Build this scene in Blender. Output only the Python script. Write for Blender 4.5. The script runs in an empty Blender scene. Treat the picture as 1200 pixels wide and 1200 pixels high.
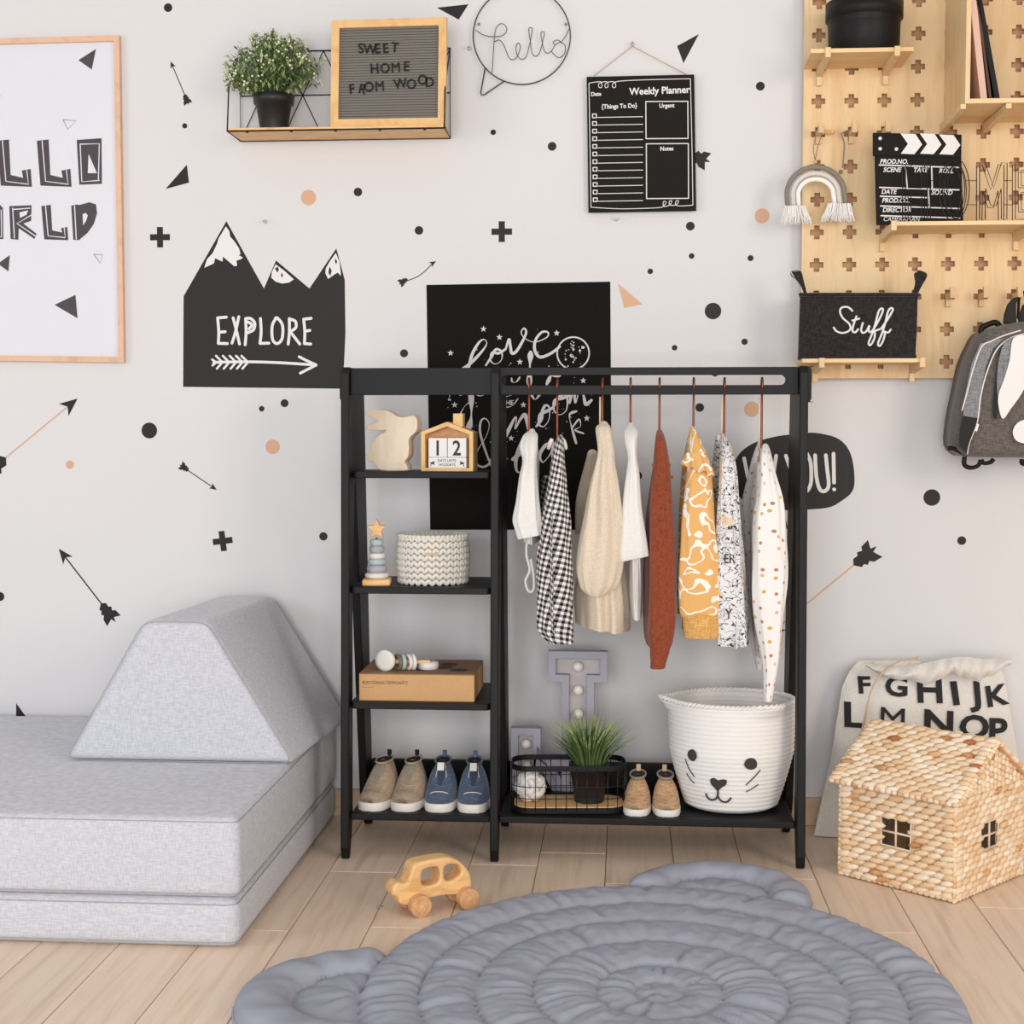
import bpy, bmesh, random
from math import *
from mathutils import Vector, Matrix, noise
R = random.Random(7)
PI = pi
# ---------------------------------------------------------------- camera, world, lights, exposure
F, H, CY = 1750.0, 1.03, -3.87
ph = atan(100/F); th = atan(133/F*cos(ph))
cf = Vector((-sin(th)*cos(ph), cos(th)*cos(ph), -sin(ph)))
cr = Vector((cos(th), sin(th), 0)); cu = cr.cross(cf)
sc = bpy.context.scene
COL = sc.collection
cam = bpy.data.objects.new('camera', bpy.data.cameras.new('camera'))
cam.data.sensor_width = 36; cam.data.lens = F/1200*36
cam.matrix_world = Matrix(((cr.x, cu.x, -cf.x, 0), (cr.y, cu.y, -cf.y, CY), (cr.z, cu.z, -cf.z, H), (0, 0, 0, 1)))
cam.data.clip_start = 0.05
COL.objects.link(cam); sc.camera = cam
sc.view_settings.view_transform = 'Standard'; sc.view_settings.look = 'None'
sc.view_settings.exposure = 0.0; sc.view_settings.gamma = 1.0
sc.view_settings.use_curve_mapping = False
w = bpy.data.worlds.new('world'); sc.world = w; w.use_nodes = True
w.node_tree.nodes['Background'].inputs[0].default_value = (1.0, 0.965, 0.94, 1)
w.node_tree.nodes['Background'].inputs[1].default_value = 0.56
def area(name, loc, target, sx, sy, power, col):
    l = bpy.data.lights.new(name, 'AREA'); l.shape = 'RECTANGLE'; l.size = sx; l.size_y = sy
    l.energy = power; l.color = col
    o = bpy.data.objects.new(name, l); o.location = loc
    o.rotation_euler = (Vector(target)-Vector(loc)).to_track_quat('-Z', 'Y').to_euler()
    COL.objects.link(o); return o
# daylight through the windows of the room: one to the left, a warmer one on the right
area('window_light_left', (-4.2, -3.1, 1.8), (0.0, -0.2, 0.6), 1.5, 1.6, 40, (0.86, 0.93, 1.0))
area('fill_light_behind', (-0.3, -6.6, 1.15), (0.0, 0, 0.6), 3.6, 2.2, 200, (0.93, 0.96, 1.0))  # added soft fill from behind the camera, brightens the wall and rack evenly
area('window_light_right', (2.7, -3.8, 1.8), (0.3, -0.2, 0.8), 1.1, 1.5, 50, (1.0, 0.90, 0.80))

def ray(px, py): return cf + cr*((px-600)/F) - cu*((py-600)/F)
def at(px, py, Y):
    d = ray(px, py); t = (Y-CY)/d.y
    return Vector((d.x*t, Y, H+d.z*t))
def fl(px, py, Z=0.0):
    d = ray(px, py); t = (Z-H)/d.z
    return Vector((d.x*t, CY+d.y*t, Z))

# ---------------------------------------------------------------- materials
def lin(h):
    h = h.lstrip('#'); v = [int(h[i:i+2], 16)/255 for i in (0, 2, 4)]
    return [x/12.92 if x <= .04045 else ((x+.055)/1.055)**2.4 for x in v]+[1.0]
MATS = {}
class NT:
    def __init__(s, name, rough=.6, metal=0, spec=.4):
        s.m = bpy.data.materials.new(name); s.m.use_nodes = True; s.t = s.m.node_tree; s.n = s.t.nodes
        s.b = s.n['Principled BSDF']; s.b.inputs['Roughness'].default_value = rough
        s.b.inputs['Metallic'].default_value = metal; s.b.inputs['Specular IOR Level'].default_value = spec
        s.tc = s.n.new('ShaderNodeTexCoord')
    def link(s, a, b): s.t.links.new(a, b)
    def mapping(s, coord='Object', scale=(1, 1, 1), rot=(0, 0, 0)):
        m = s.n.new('ShaderNodeMapping'); m.inputs['Scale'].default_value = scale; m.inputs['Rotation'].default_value = rot
        s.link(s.tc.outputs[coord], m.inputs[0]); return m.outputs[0]
    def noise(s, vec, scale=5, detail=2, rough=.5, dist=0):
        n = s.n.new('ShaderNodeTexNoise'); n.inputs['Scale'].default_value = scale
        n.inputs['Detail'].default_value = detail; n.inputs['Roughness'].default_value = rough
        n.inputs['Distortion'].default_value = dist
        s.link(vec, n.inputs['Vector']); return n.outputs['Fac']
    def ramp(s, fac, stops, interp='LINEAR'):
        r = s.n.new('ShaderNodeValToRGB'); r.color_ramp.interpolation = interp
        e = r.color_ramp.elements
        while len(e) < len(stops): e.new(.5)
        for el, (p, c) in zip(e, stops): el.position = p; el.color = lin(c) if isinstance(c, str) else (c, c, c, 1)
        s.link(fac, r.inputs[0]); return r.outputs[0]
    def math(s, op, a, b=None):
        m = s.n.new('ShaderNodeMath'); m.operation = op
        for i, v in enumerate((a, b)):
            if v is None: continue
            if isinstance(v, (int, float)): m.inputs[i].default_value = v
            else: s.link(v, m.inputs[i])
        return m.outputs[0]
    def mix(s, fac, a, b, typ='MIX'):
        m = s.n.new('ShaderNodeMix'); m.data_type = 'RGBA'; m.blend_type = typ
        for i, v in ((0, fac), (6, a), (7, b)):
            if isinstance(v, str): v = lin(v)
            if isinstance(v, (int, float)) : m.inputs[i].default_value = v
            elif isinstance(v, list): m.inputs[i].default_value = v
            else: s.link(v, m.inputs[i])
        return m.outputs[2]
    def color(s, c):
        if isinstance(c, str): s.b.inputs['Base Color'].default_value = lin(c)
        else: s.link(c, s.b.inputs['Base Color'])
    def bump(s, fac, strength=.3, dist=.002):
        b = s.n.new('ShaderNodeBump'); b.inputs['Strength'].default_value = strength; b.inputs['Distance'].default_value = dist
        s.link(fac, b.inputs['Height']); s.link(b.outputs[0], s.b.inputs['Normal'])
def plain(name, c, rough=.6, metal=0, spec=.4, var=0, vs=20, bump=0, bs=200, bd=.001):
    t = NT(name, rough, metal, spec)
    if var:
        n = t.noise(t.mapping(), vs, 3)
        c2 = [max(0, v*(1-var)) for v in lin(c)[:3]]+[1.0]
        t.color(t.mix(n, lin(c), c2))
    else: t.color(c)
    if bump: t.bump(t.noise(t.mapping(), bs, 2), bump, bd)
    MATS[name] = t.m; return t.m
def wood(name, dark, light, scale=(1, 1, 1), s=8, rough=.55, knots=False, rnd=0):
    t = NT(name, rough)
    v = t.mapping('Object', scale)
    if rnd:
        oi = t.n.new('ShaderNodeObjectInfo'); cmb = t.n.new('ShaderNodeCombineXYZ')
        k = t.math('MULTIPLY', oi.outputs['Random'], 37.0)
        t.link(k, cmb.inputs[0]); t.link(k, cmb.inputs[1]); t.link(k, cmb.inputs[2])
        ad = t.n.new('ShaderNodeVectorMath'); t.link(v, ad.inputs[0]); t.link(cmb.outputs[0], ad.inputs[1]); v = ad.outputs[0]
    n = t.noise(v, s, 6, .6, .6)
    c = t.ramp(n, [(.3, dark), (.55, light), (.75, light)])
    if knots:
        n3 = t.noise(v, s*.35, 1, .5, .2)
        c = t.mix(t.ramp(n3, [(.70, 0.0), (.80, .4)]), c, '#6f5844')
    if rnd:
        val = t.math('ADD', t.math('MULTIPLY', oi.outputs['Random'], rnd), 1-rnd*.6)
        g = t.n.new('ShaderNodeVectorMath'); g.operation = 'SCALE'; t.link(c, g.inputs[0]); t.link(val, g.inputs['Scale']); c = g.outputs[0]
    t.color(c); t.bump(n, .12, .0015); MATS[name] = t.m; return t.m
def cloth(name, c, c2=None, s=500, var=.5, bump=.35, rough=.9, sheen=.2):
    t = NT(name, rough, 0, .15)
    a = t.noise(t.mapping('Object', (1, 1, .12)), s, 2); b = t.noise(t.mapping('Object', (.12, .12, 1)), s, 2)
    m = t.math('MULTIPLY', t.math('ADD', a, b), .5)
    t.color(t.ramp(m, [(.42, c2 or c), (.58, c)])); t.bump(m, bump, .0012)
    t.b.inputs['Sheen Weight'].default_value = sheen
    MATS[name] = t.m; return t.m
plain('wall_paint', '#e4e0de', .85, spec=.2, bump=.15, bs=900, bd=.0006)
def wallmat():
    t = NT('wall_paper', .85, 0, .2)
    a = t.noise(t.mapping('Object', (1, 1, .05)), 420, 1); b = t.noise(t.mapping('Object', (.05, .05, 1)), 420, 1)
    t.color('#d6d3d2'); t.bump(t.math('ADD', a, b), .10, .0006); return t.m
M_WALL = wallmat()
M_FLOOR = wood('oak_floor', '#dcc0a6', '#ead2bb', (9, .45, 9), 6, .38, True, .14)
M_SEAM = plain('floor_gap', '#5a4330', .9)
M_BASE = wood('baseboard_oak', '#bd9c7c', '#cdb092', (.6, 6, 6), 8)
M_BLACK = plain('black_painted_wood', '#131110', .5, spec=.22, bump=.1, bs=120)
M_STICK = plain('black_vinyl_film', '#221d1c', .55, spec=.28, bump=.45, bs=260, bd=.0012)
M_TAN = plain('tan_vinyl_film', '#cfa282', .5, spec=.4, bump=.3, bs=260)
M_WHITE = plain('white_print', '#dfdbd7', .6)
M_PAPER = plain('poster_paper', '#d9d8dd', .6, spec=.2)
M_INK = plain('poster_ink', '#4a4143', .6, var=.25, vs=60)
M_FRAMETAN = wood('poster_frame_wood', '#cfa183', '#dcb496', (3, 3, 3), 8)
M_POSTERBLK = plain('black_poster_paper', '#151311', .8, spec=.12)
M_BOARD = plain('black_board_paint', '#1b1815', .7, spec=.15)
M_SILVER = plain('silver_grey_print', '#c9c3c3', .5)
M_WIRE = plain('black_wire', '#1f1b19', .4, .3)
M_BWIRE = plain('dark_bronze_wire', '#4a4338', .4, .5)
M_PLY = wood('birch_plywood', '#d6b17f', '#e0c296', (5, 5, .6), 6, .55)
M_PLYH = wood('birch_plywood_shelf', '#d8b07a', '#e6c595', (.6, 5, 5), 6, .55)
M_PLYE = plain('plywood_edge', '#dcb98c', .6, var=.2, vs=90)
M_BAMB = wood('light_oak_frame', '#d2a266', '#dfb67c', (3, 3, 3), 9)
M_PINE = wood('pine_wood', '#d39c5c', '#e6ba80', (1.5, 6, 6), 10, .45)
M_PALE = wood('pale_birch', '#cdb9a0', '#ddccb6', (4, 4, .8), 8, .6)
M_END = wood('wood_end_grain', '#c08a5b', '#d6a778', (9, 9, 9), 10, .5)
M_SOFA = cloth('grey_melange_fabric', '#c9c9cf', '#b6b6bc', 520, bump=.2)
M_PIPE = plain('seam_thread', '#a3a1a3', .8)
M_MAT = plain('blue_grey_cotton', '#9b9da8', .85, spec=.15, bump=.15, bs=900)
M_DKFAB = cloth('black_canvas', '#312d2b', '#1d1a18', 500)
M_COPPER = plain('brown_copper', '#8f4c33', .35, .7, var=.5, vs=40)
M_CREAM = plain('cream_wood', '#d9c6ad', .5)
M_FELT = plain('grey_felt', '#77716a', .95, spec=.1)
M_POT = plain('black_plastic', '#211f1e', .45)
M_LEAF = plain('dark_leaf', '#6d8350', .6, var=.4, vs=60)
M_LEAF2 = plain('mid_leaf', '#a8b87c', .6, var=.3, vs=60)
M_FLOWER = plain('cream_flower', '#dcdcb8', .7)
M_GRASS = plain('grass_green', '#5b7440', .5, var=.5, vs=50)
M_GRASS2 = plain('grass_tip_green', '#a3b272', .5, var=.3, vs=50)
M_SOIL = plain('soil', '#2a221b', .95)
M_LAV = plain('lavender_grey_paint', '#a29fa9', .55)
M_LAV2 = plain('pale_lavender_panel', '#b9b2b0', .6)
M_BULB = plain('milky_bulb', '#e9e4da', .25)
M_ROPE = plain('white_cotton_rope', '#e9e4de', .9, spec=.1, bump=.6, bs=420, bd=.002)
M_YARN = plain('off_white_chunky_yarn', '#dcd6cb', .95, spec=.1, bump=.5, bs=500)
M_DARK = plain('dark_embroidery', '#3b3635', .8)
M_CARD = plain('kraft_cardboard', '#c99c6c', .8, var=.12, vs=80)
M_CARDT = plain('brown_kraft_top', '#9a7350', .8, var=.15, vs=80)
M_SOLE = plain('white_rubber', '#ddd6cd', .5)
M_BEIGE = cloth('beige_canvas', '#b59d84', '#98826b', 600)
M_BLUE = cloth('slate_blue_canvas', '#5b6b80', '#414e60', 600)
M_KNIT = cloth('tan_knit', '#c8a27d', '#a17d5b', 400, bump=.8)
M_LINING = plain('shoe_lining', '#8f8578', .9)
M_INSHADE = plain('shoe_inside_shade', '#25211f', .9)
M_CWHITE = cloth('white_jersey', '#e3e0db', '#dbd7d1', 900, bump=.1)
M_CBEIGE = cloth('sand_linen', '#dccdb9', '#cebca4', 900, bump=.2)
M_CRUST = cloth('rust_knit', '#94492e', '#7b3a23', 900, bump=.5)
M_CYEL = cloth('mustard_rib', '#dbab68', '#c08e4c', 500, bump=.5)
M_MINT = plain('mint_paint', '#a9b9b6', .5)
M_GREYL = plain('grey_lilac_paint', '#a7a4ab', .5)
M_OFFW = plain('off_white_paint', '#dcd7cf', .5)
M_KHAKI = plain('khaki_paint', '#6d6b5c', .5)
M_TOTE = cloth('natural_cotton', '#e0dad2', '#d2ccc3', 900, bump=.3)
M_CORD = plain('tan_cord', '#c7a987', .8)
M_BAGG = cloth('taupe_nylon', '#6d655f', '#544d48', 500, bump=.2)
M_BAGL = cloth('grey_melange_nylon', '#8b8b8c', '#6b6b6d', 500, bump=.2)
M_PINK = plain('pale_pink_cover', '#d8b3a2', .6)
M_PIN = plain('clear_plastic_pin', '#cfcbc7', .15, spec=.7)
M_STEEL = plain('steel', '#8f8b86', .3, .9)
M_RDK = plain('taupe_cord', '#837b70', .9, bump=.5, bs=400)
M_RLT = plain('light_grey_cord', '#cdc9c5', .9, bump=.5, bs=400)
M_RWH = plain('white_cord', '#ece8e3', .9, bump=.5, bs=400)
def tonemat(name, stops, rough=.75, s=60):
    t = NT(name, rough, 0, .3)
    a = t.n.new('ShaderNodeAttribute'); a.attribute_name = 'tone'
    n = t.noise(t.mapping('Object'), s, 3)
    f = t.math('ADD', t.math('MULTIPLY', a.outputs['Fac'], .8), t.math('MULTIPLY', n, .25))
    t.color(t.ramp(f, stops)); t.bump(t.noise(t.mapping('Object'), s*6, 2), .3, .001); MATS[name] = t.m; return t.m
M_WICK = tonemat('water_hyacinth_weave', [(.06, '#a8683c'), (.16, '#d3a676'), (.45, '#e0c29c'), (.9, '#ebd9c0')])
def gingham():
    t = NT('black_white_gingham', .9, 0, .1)
    uv = t.n.new('ShaderNodeSeparateXYZ'); t.link(t.mapping('UV', (1, 1, 1), (0, 0, .22)), uv.inputs[0])
    def st(o):
        m = t.math('PINGPONG', t.math('MULTIPLY', o, 1.0), .0066); return t.math('GREATER_THAN', m, .0033)
    s = t.math('MULTIPLY', t.math('ADD', st(uv.outputs[0]), st(uv.outputs[1])), .5)
    t.color(t.ramp(s, [(.25, '#e2ddd7'), (.4, '#8a8582'), (.85, '#1f1c1c')], 'CONSTANT')); return t.m
M_GING = gingham()
def blobs():
    t = NT('mustard_print_cotton', .9, 0, .1)
    n = t.noise(t.mapping('UV', (1, 1, 1)), 34, 0, .4, .5)
    d = t.math('ABSOLUTE', t.math('SUBTRACT', n, .585))
    t.color(t.ramp(d, [(.0, '#ece6da'), (.05, '#dca96a')], 'CONSTANT')); return t.m
M_BLOB = blobs()
def doodle():
    t = NT('doodle_print_cotton', .9, 0, .1)
    n = t.noise(t.mapping('UV'), 60, 2, .5, 1.2)
    d = t.math('ABSOLUTE', t.math('SUBTRACT', n, .5))
    c = t.ramp(d, [(.0, '#3c3a3c'), (.022, '#dddbda')], 'CONSTANT')
    n2 = t.noise(t.mapping('UV'), 25, 0)
    t.color(t.mix(t.ramp(n2, [(.0, 0.0), (.66, 1.0)], 'CONSTANT'), c, '#dcc6a6')); return t.m
M_DOOD = doodle()
def dots():
    t = NT('dotted_white_muslin', .9, 0, .1)
    v = t.n.new('ShaderNodeTexVoronoi'); v.voronoi_dimensions = '2D'; v.inputs['Scale'].default_value = 34; v.inputs['Randomness'].default_value = .75
    t.link(t.mapping('UV'), v.inputs['Vector'])
    cc = t.ramp(v.outputs['Color'], [(.0, '#b97f5a'), (.4, '#c9a45e'), (.7, '#dca795')], 'CONSTANT')
    f = t.ramp(v.outputs['Distance'], [(0, 1.0), (.135, 0.0)], 'CONSTANT')
    t.color(t.mix(f, '#e6e1dc', cc)); t.bump(t.noise(t.mapping('UV'), 300, 2), .3, .001); return t.m
M_DOTS = dots()
t = NT('window_glass', .05, 0, .5); t.color('#e8eef0'); t.b.inputs['Transmission Weight'].default_value = .95; M_GLASS = t.m

# ---------------------------------------------------------------- mesh builder
_bc = {}
class MB:
    def __init__(s): s.v = []; s.f = []; s.mi = []; s.uv = []; s.tone = []; s.sm = []; s.M = Matrix(); s.cm = 0; s.ct = .5; s.dz = 0; s.smooth = True
    def add(s, vs, fs, uvs=None, m=None, flat=None):
        o = len(s.v); M = s.M @ m if m is not None else s.M
        s.v += [M @ Vector(p) for p in vs]
        for i, f in enumerate(fs):
            s.f.append([o+k for k in f]); s.mi.append(s.cm); s.tone.append(s.ct); s.sm.append(s.smooth if flat is None else not flat)
            s.uv.append([uvs[k] for k in f] if uvs else None)
        return s
    def box(s, c, d, bev=0, rot=None, seg=2):
        key = (round(d[0], 5), round(d[1], 5), round(d[2], 5), round(bev, 5), seg)
        if key not in _bc:
            bm = bmesh.new(); bmesh.ops.create_cube(bm, size=1)
            for v in bm.verts: v.co = Vector((v.co.x*d[0], v.co.y*d[1], v.co.z*d[2]))
            if bev: bmesh.ops.bevel(bm, geom=list(bm.edges), offset=bev, segments=seg, affect='EDGES', profile=.5)
            bm.verts.index_update()
            _bc[key] = ([v.co.copy() for v in bm.verts], [[v.index for v in f.verts] for f in bm.faces]); bm.free()
        vs, fs = _bc[key]
        m = Matrix.Translation(c)
        if rot is not None: m = m @ rot
        return s.add(vs, fs, m=m, flat=(bev == 0 or seg < 3))
    def bb(s, a, b, bev=0, seg=2):
        return s.box([(a[i]+b[i])/2 for i in range(3)], [abs(b[i]-a[i]) for i in range(3)], bev, seg=seg)
    def cyl(s, p0, p1, r0, r1=None, n=16, caps=True):
        p0 = Vector(p0); p1 = Vector(p1); r1 = r0 if r1 is None else r1
        z = (p1-p0).normalized(); x = z.orthogonal().normalized(); y = z.cross(x)
        vs = []; fs = []
        for p, r in ((p0, r0), (p1, r1)):
            for k in range(n): a = 2*PI*k/n; vs.append(p+x*r*cos(a)+y*r*sin(a))
        fs = [[k, (k+1) % n, n+(k+1) % n, n+k] for k in range(n)]
        s.add(vs, fs)
        if caps: s.add(vs, [list(range(n))[::-1], list(range(n, 2*n))], flat=True)
        return s
    def tube(s, pts, r, n=6, closed=False, caps=True):
        pts = [Vector(p) for p in pts]; N = len(pts); vs = []; prev = None
        rr = r if isinstance(r, (list, tuple)) else [r]*N
        for i, p in enumerate(pts):
            if closed: t = pts[(i+1) % N]-pts[i-1]
            else: t = pts[min(i+1, N-1)]-pts[max(i-1, 0)]
            if t.length < 1e-9: t = Vector((0, 0, 1))
            t.normalize()
            x = t.orthogonal().normalized() if prev is None else (prev-t*prev.dot(t))
            if x.length < 1e-6: x = t.orthogonal()
            x.normalize(); prev = x; y = t.cross(x)
            for k in range(n): a = 2*PI*k/n; vs.append(p+(x*cos(a)+y*sin(a))*rr[i])
        fs = []
        for i in range(N if closed else N-1):
            j = (i+1) % N
            for k in range(n): fs.append([i*n+k, i*n+(k+1) % n, j*n+(k+1) % n, j*n+k])
        if caps and not closed: fs += [list(range(n))[::-1], list(range((N-1)*n, N*n))]
        return s.add(vs, fs)
    def lathe(s, prof, n=32, c=(0, 0, 0), cap0=True, cap1=True, a0=0, m=None, sx=1, sy=1):
        vs = []; fs = []
        for r, z in prof:
            for k in range(n): a = a0+2*PI*k/n; vs.append((c[0]+r*cos(a)*sx, c[1]+r*sin(a)*sy, c[2]+z))
        for i in range(len(prof)-1):
            for k in range(n): fs.append([i*n+k, i*n+(k+1) % n, (i+1)*n+(k+1) % n, (i+1)*n+k])
        s.add(vs, fs, m=m)
        cp = []
        if cap0: cp.append(list(range(n))[::-1])
        if cap1: cp.append(list(range((len(prof)-1)*n, len(prof)*n)))
        if cp: s.add(vs, cp, m=m, flat=True)
        return s
    def ball(s, c, r, nu=12, nv=8, rot=None):
        if not isinstance(r, (tuple, list)): r = (r, r, r)
        vs = [(0, 0, -r[2])]
        for i in range(1, nv):
            a = -PI/2+PI*i/nv
            for k in range(nu): b = 2*PI*k/nu; vs.append((r[0]*cos(a)*cos(b), r[1]*cos(a)*sin(b), r[2]*sin(a)))
        vs.append((0, 0, r[2])); L = len(vs)-1
        fs = [[0, 1+(k+1) % nu, 1+k] for k in range(nu)]
        for i in range(nv-2):
            for k in range(nu): fs.append([1+i*nu+k, 1+i*nu+(k+1) % nu, 1+(i+1)*nu+(k+1) % nu, 1+(i+1)*nu+k])
        fs += [[L, 1+(nv-2)*nu+k, 1+(nv-2)*nu+(k+1) % nu] for k in range(nu)]
        m = Matrix.Translation(c)
        if rot is not None: m = m @ rot
        return s.add(vs, fs, m=m)
    def prism(s, poly, d, m=None):   # poly in (x,y), extruded z 0..d
        n = len(poly); vs = [(p[0], p[1], 0) for p in poly]+[(p[0], p[1], d) for p in poly]
        fs = [list(range(n))[::-1], list(range(n, 2*n))]+[[k, (k+1) % n, n+(k+1) % n, n+k] for k in range(n)]
        return s.add(vs, fs, m=m, flat=True)
    def curve(s, loops, ext, bev=0, m=None, smooth=False):   # filled 2-D shape with holes, thickness 2*(ext+bev) about z=0
        cu_ = bpy.data.curves.new('c', 'CURVE'); cu_.dimensions = '2D'; cu_.fill_mode = 'BOTH'; cu_.extrude = ext
        cu_.bevel_depth = bev; cu_.bevel_resolution = 1; cu_.offset = -bev
        for lp in loops:
            sp = cu_.splines.new('POLY'); sp.points.add(len(lp)-1); sp.use_cyclic_u = True
            for q, p in zip(sp.points, lp): q.co = (p[0], p[1], 0, 1)
        s._take(cu_, m, smooth); return s
    def text(s, body, size, ext=.0003, off=0, m=None, align='LEFT', space=1.0, shear=0, sx=1.0):
        cu_ = bpy.data.curves.new('t', 'FONT'); cu_.body = body; cu_.size = size; cu_.extrude = ext; cu_.offset = 0 if 'M' in body else off
        cu_.align_x = align; cu_.space_character = space; cu_.resolution_u = 3; cu_.shear = shear
        mm = Matrix.Diagonal((sx, 1, 1, 1)); mm = m @ mm if m is not None else mm
        s._take(cu_, mm, False); return s
    def _take(s, cu_, m, smooth):
        ob = bpy.data.objects.new('tmp', cu_); me = bpy.data.meshes.new_from_object(ob)
        s.add([v.co.copy() for v in me.vertices], [list(p.vertices) for p in me.polygons], m=m, flat=not smooth)
        bpy.data.objects.remove(ob); bpy.data.curves.remove(cu_); bpy.data.meshes.remove(me)
    def stroke(s, pts, wd, m=None, d=.0005, taper=None):   # flat ribbon with round ends in the xy plane, top at z=d
        N = len(pts); P = [Vector((p[0], p[1])) for p in pts]; vs = []; fs = []
        for i, p in enumerate(P):
            t = P[min(i+1, N-1)]-P[max(i-1, 0)]
            if t.length < 1e-9: t = Vector((1, 0))
            t.normalize(); nn = Vector((-t.y, t.x)); h = wd/2*(taper(i/(max(N-1, 1))) if taper else 1); dd = d+s.dz+i*4e-6
            vs += [(p.x+nn.x*h, p.y+nn.y*h, dd), (p.x-nn.x*h, p.y-nn.y*h, dd)]
        for i in range(N-1): fs.append([2*i, 2*i+1, 2*i+3, 2*i+2])
        s.add(vs, fs, m=m, flat=True)
        for i, p in ((0, P[0]), (N-1, P[-1])):
            h = wd/2*(taper(i/(max(N-1, 1))) if taper else 1)
            s.add([(p.x+h*cos(a*PI/5), p.y+h*sin(a*PI/5), d+s.dz-(4e-6 if i == 0 else -(N+1)*4e-6)) for a in range(10)], [list(range(10))], m=m, flat=True)
        s.dz += (N+4)*4e-6
        return s
def cat(pts, k=6, closed=False):
    P = [Vector(p) for p in pts]; n = len(P); out = []
    for i in range(n if closed else n-1):
        if closed: p0, p1, p2, p3 = P[i-1], P[i], P[(i+1) % n], P[(i+2) % n]
        else: p0, p1, p2, p3 = P[max(i-1, 0)], P[i], P[i+1], P[min(i+2, n-1)]
        for j in range(k):
            t = j/k
            out.append(.5*((2*p1)+(p2-p0)*t+(2*p0-5*p1+4*p2-p3)*t*t+(3*p1-p0-3*p2+p3)*t*t*t))
    if not closed: out.append(P[-1])
    return out
WMX = {}
def wm(o): return WMX[o.name]
def build(name, mb, mat, parent=None, world=False, kind=None, label=None):
    me = bpy.data.meshes.new(name)
    V = mb.v
    if parent is not None and world:
        inv = wm(parent).inverted(); V = [inv @ p for p in V]
    me.from_pydata([tuple(p) for p in V], [], mb.f)
    mats = mat if isinstance(mat, list) else [mat]
    for x in mats: me.materials.append(x)
    me.polygons.foreach_set('material_index', mb.mi); me.polygons.foreach_set('use_smooth', mb.sm)
    if any(u is not None for u in mb.uv):
        ul = me.uv_layers.new(name='UVMap'); k = 0
        for f, u in zip(mb.f, mb.uv):
            for j in range(len(f)):
                if u: ul.data[k].uv = u[j]
                k += 1
    if len(set(mb.tone)) > 1:
        at_ = me.attributes.new('tone', 'FLOAT', 'FACE'); at_.data.foreach_set('value', mb.tone)
    me.update()
    o = bpy.data.objects.new(name, me); COL.objects.link(o)
    if parent is not None: o.parent = parent; WMX[o.name] = wm(parent)
    else: WMX[o.name] = Matrix()
    if kind: o['kind'] = kind
    if label: o['label'] = label
    return o
def tag(o, label, cat_, group=None):
    o['label'] = label; o['category'] = cat_
    if group: o['group'] = group
    return o
def thing(name, label, cat_, loc=(0, 0, 0), rz=0, group=None):
    o = bpy.data.objects.new(name, None); COL.objects.link(o); o.empty_display_size = .05
    o.location = loc; o.rotation_euler = (0, 0, rz); WMX[o.name] = Matrix.Translation(loc) @ Matrix.Rotation(rz, 4, 'Z')
    return tag(o, label, cat_, group)
def meshthing(name, mb, mat, label, cat_, loc=None, group=None, kind=None):
    # a top-level thing of one mesh, its origin moved to loc (world-coordinates builder)
    if loc is None:
        n = len(mb.v); loc = Vector((sum(p.x for p in mb.v)/n, max(p.y for p in mb.v), min(p.z for p in mb.v)))
    loc = Vector(loc); mb.v = [p-loc for p in mb.v]
    o = build(name, mb, mat, kind=kind); o.location = loc; WMX[o.name] = Matrix.Translation(loc)
    return tag(o, label, cat_, group)
def dup(root, loc, rz, label=None, group=None):
    r = root.copy(); COL.objects.link(r); r.location = loc; r.rotation_euler = (0, 0, rz)
    WMX[r.name] = Matrix.Translation(loc) @ Matrix.Rotation(rz, 4, 'Z')
    if label: r['label'] = label
    if group: r['group'] = group
    for ch in list(root.children):
        c = ch.copy(); COL.objects.link(c); c.parent = r
        for g in list(ch.children):
            d = g.copy(); COL.objects.link(d); d.parent = c
    return r
def struct(name, mb, mat):
    o = build(name, mb, mat); o['kind'] = 'structure'; return o
def WF(Y=0.0, x=0.0, z=0.0):    # frame: local x -> world x, local y -> world z, local z -> towards the room
    return Matrix(((1, 0, 0, x), (0, 0, -1, Y), (0, 1, 0, z), (0, 0, 0, 1)))
def wp(px, py, Y=0.0):
    p = at(px, py, Y); return (p.x, p.z)
def crop(pts, ox, oy, s, Y=0.0): return [wp(ox+p[0]/s, oy+p[1]/s, Y) for p in pts]
# ---------------------------------------------------------------- the room
mb = MB(); mb.bb((-2.6, 0, 0), (2.4, .12, 2.7)); struct('wall_back', mb, M_WALL)
fo = MB(); fo.bb((-2.6, -4.6, -.05), (2.4, .0, -.0135)); floor = struct('floor', fo, M_SEAM)
PW = .16; plank_me = {}
k0 = -16
for k in range(k0, 16):
    x0 = -.042+PW*k; x1 = min(x0+PW, 2.4); x0 = max(x0, -2.6)
    if x1-x0 < .02: continue
    first = {-4: fl(430, 1022).y, -1: fl(670, 999.6).y, 2: fl(935, 1030).y}.get(k, -R.uniform(.35, 1.5))
    y = 0.0; e = first
    while y > -4.6:
        e = max(e, -4.6)
        mb = MB(); L = y-e
        if L > .02:
            mb.box((0, 0, -.0075), (x1-x0-.0016, L-.0016, .015), .0012, seg=1)
            o = build('plank', mb, M_FLOOR, floor); o.location = ((x0+x1)/2, (y+e)/2, 0)
        y = e; e = y-R.uniform(1.2, 1.9)
mb = MB(); mb.bb((-2.6, -.016, 0), (2.4, 0, .072), .003); struct('baseboard_back', mb, M_BASE)

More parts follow.
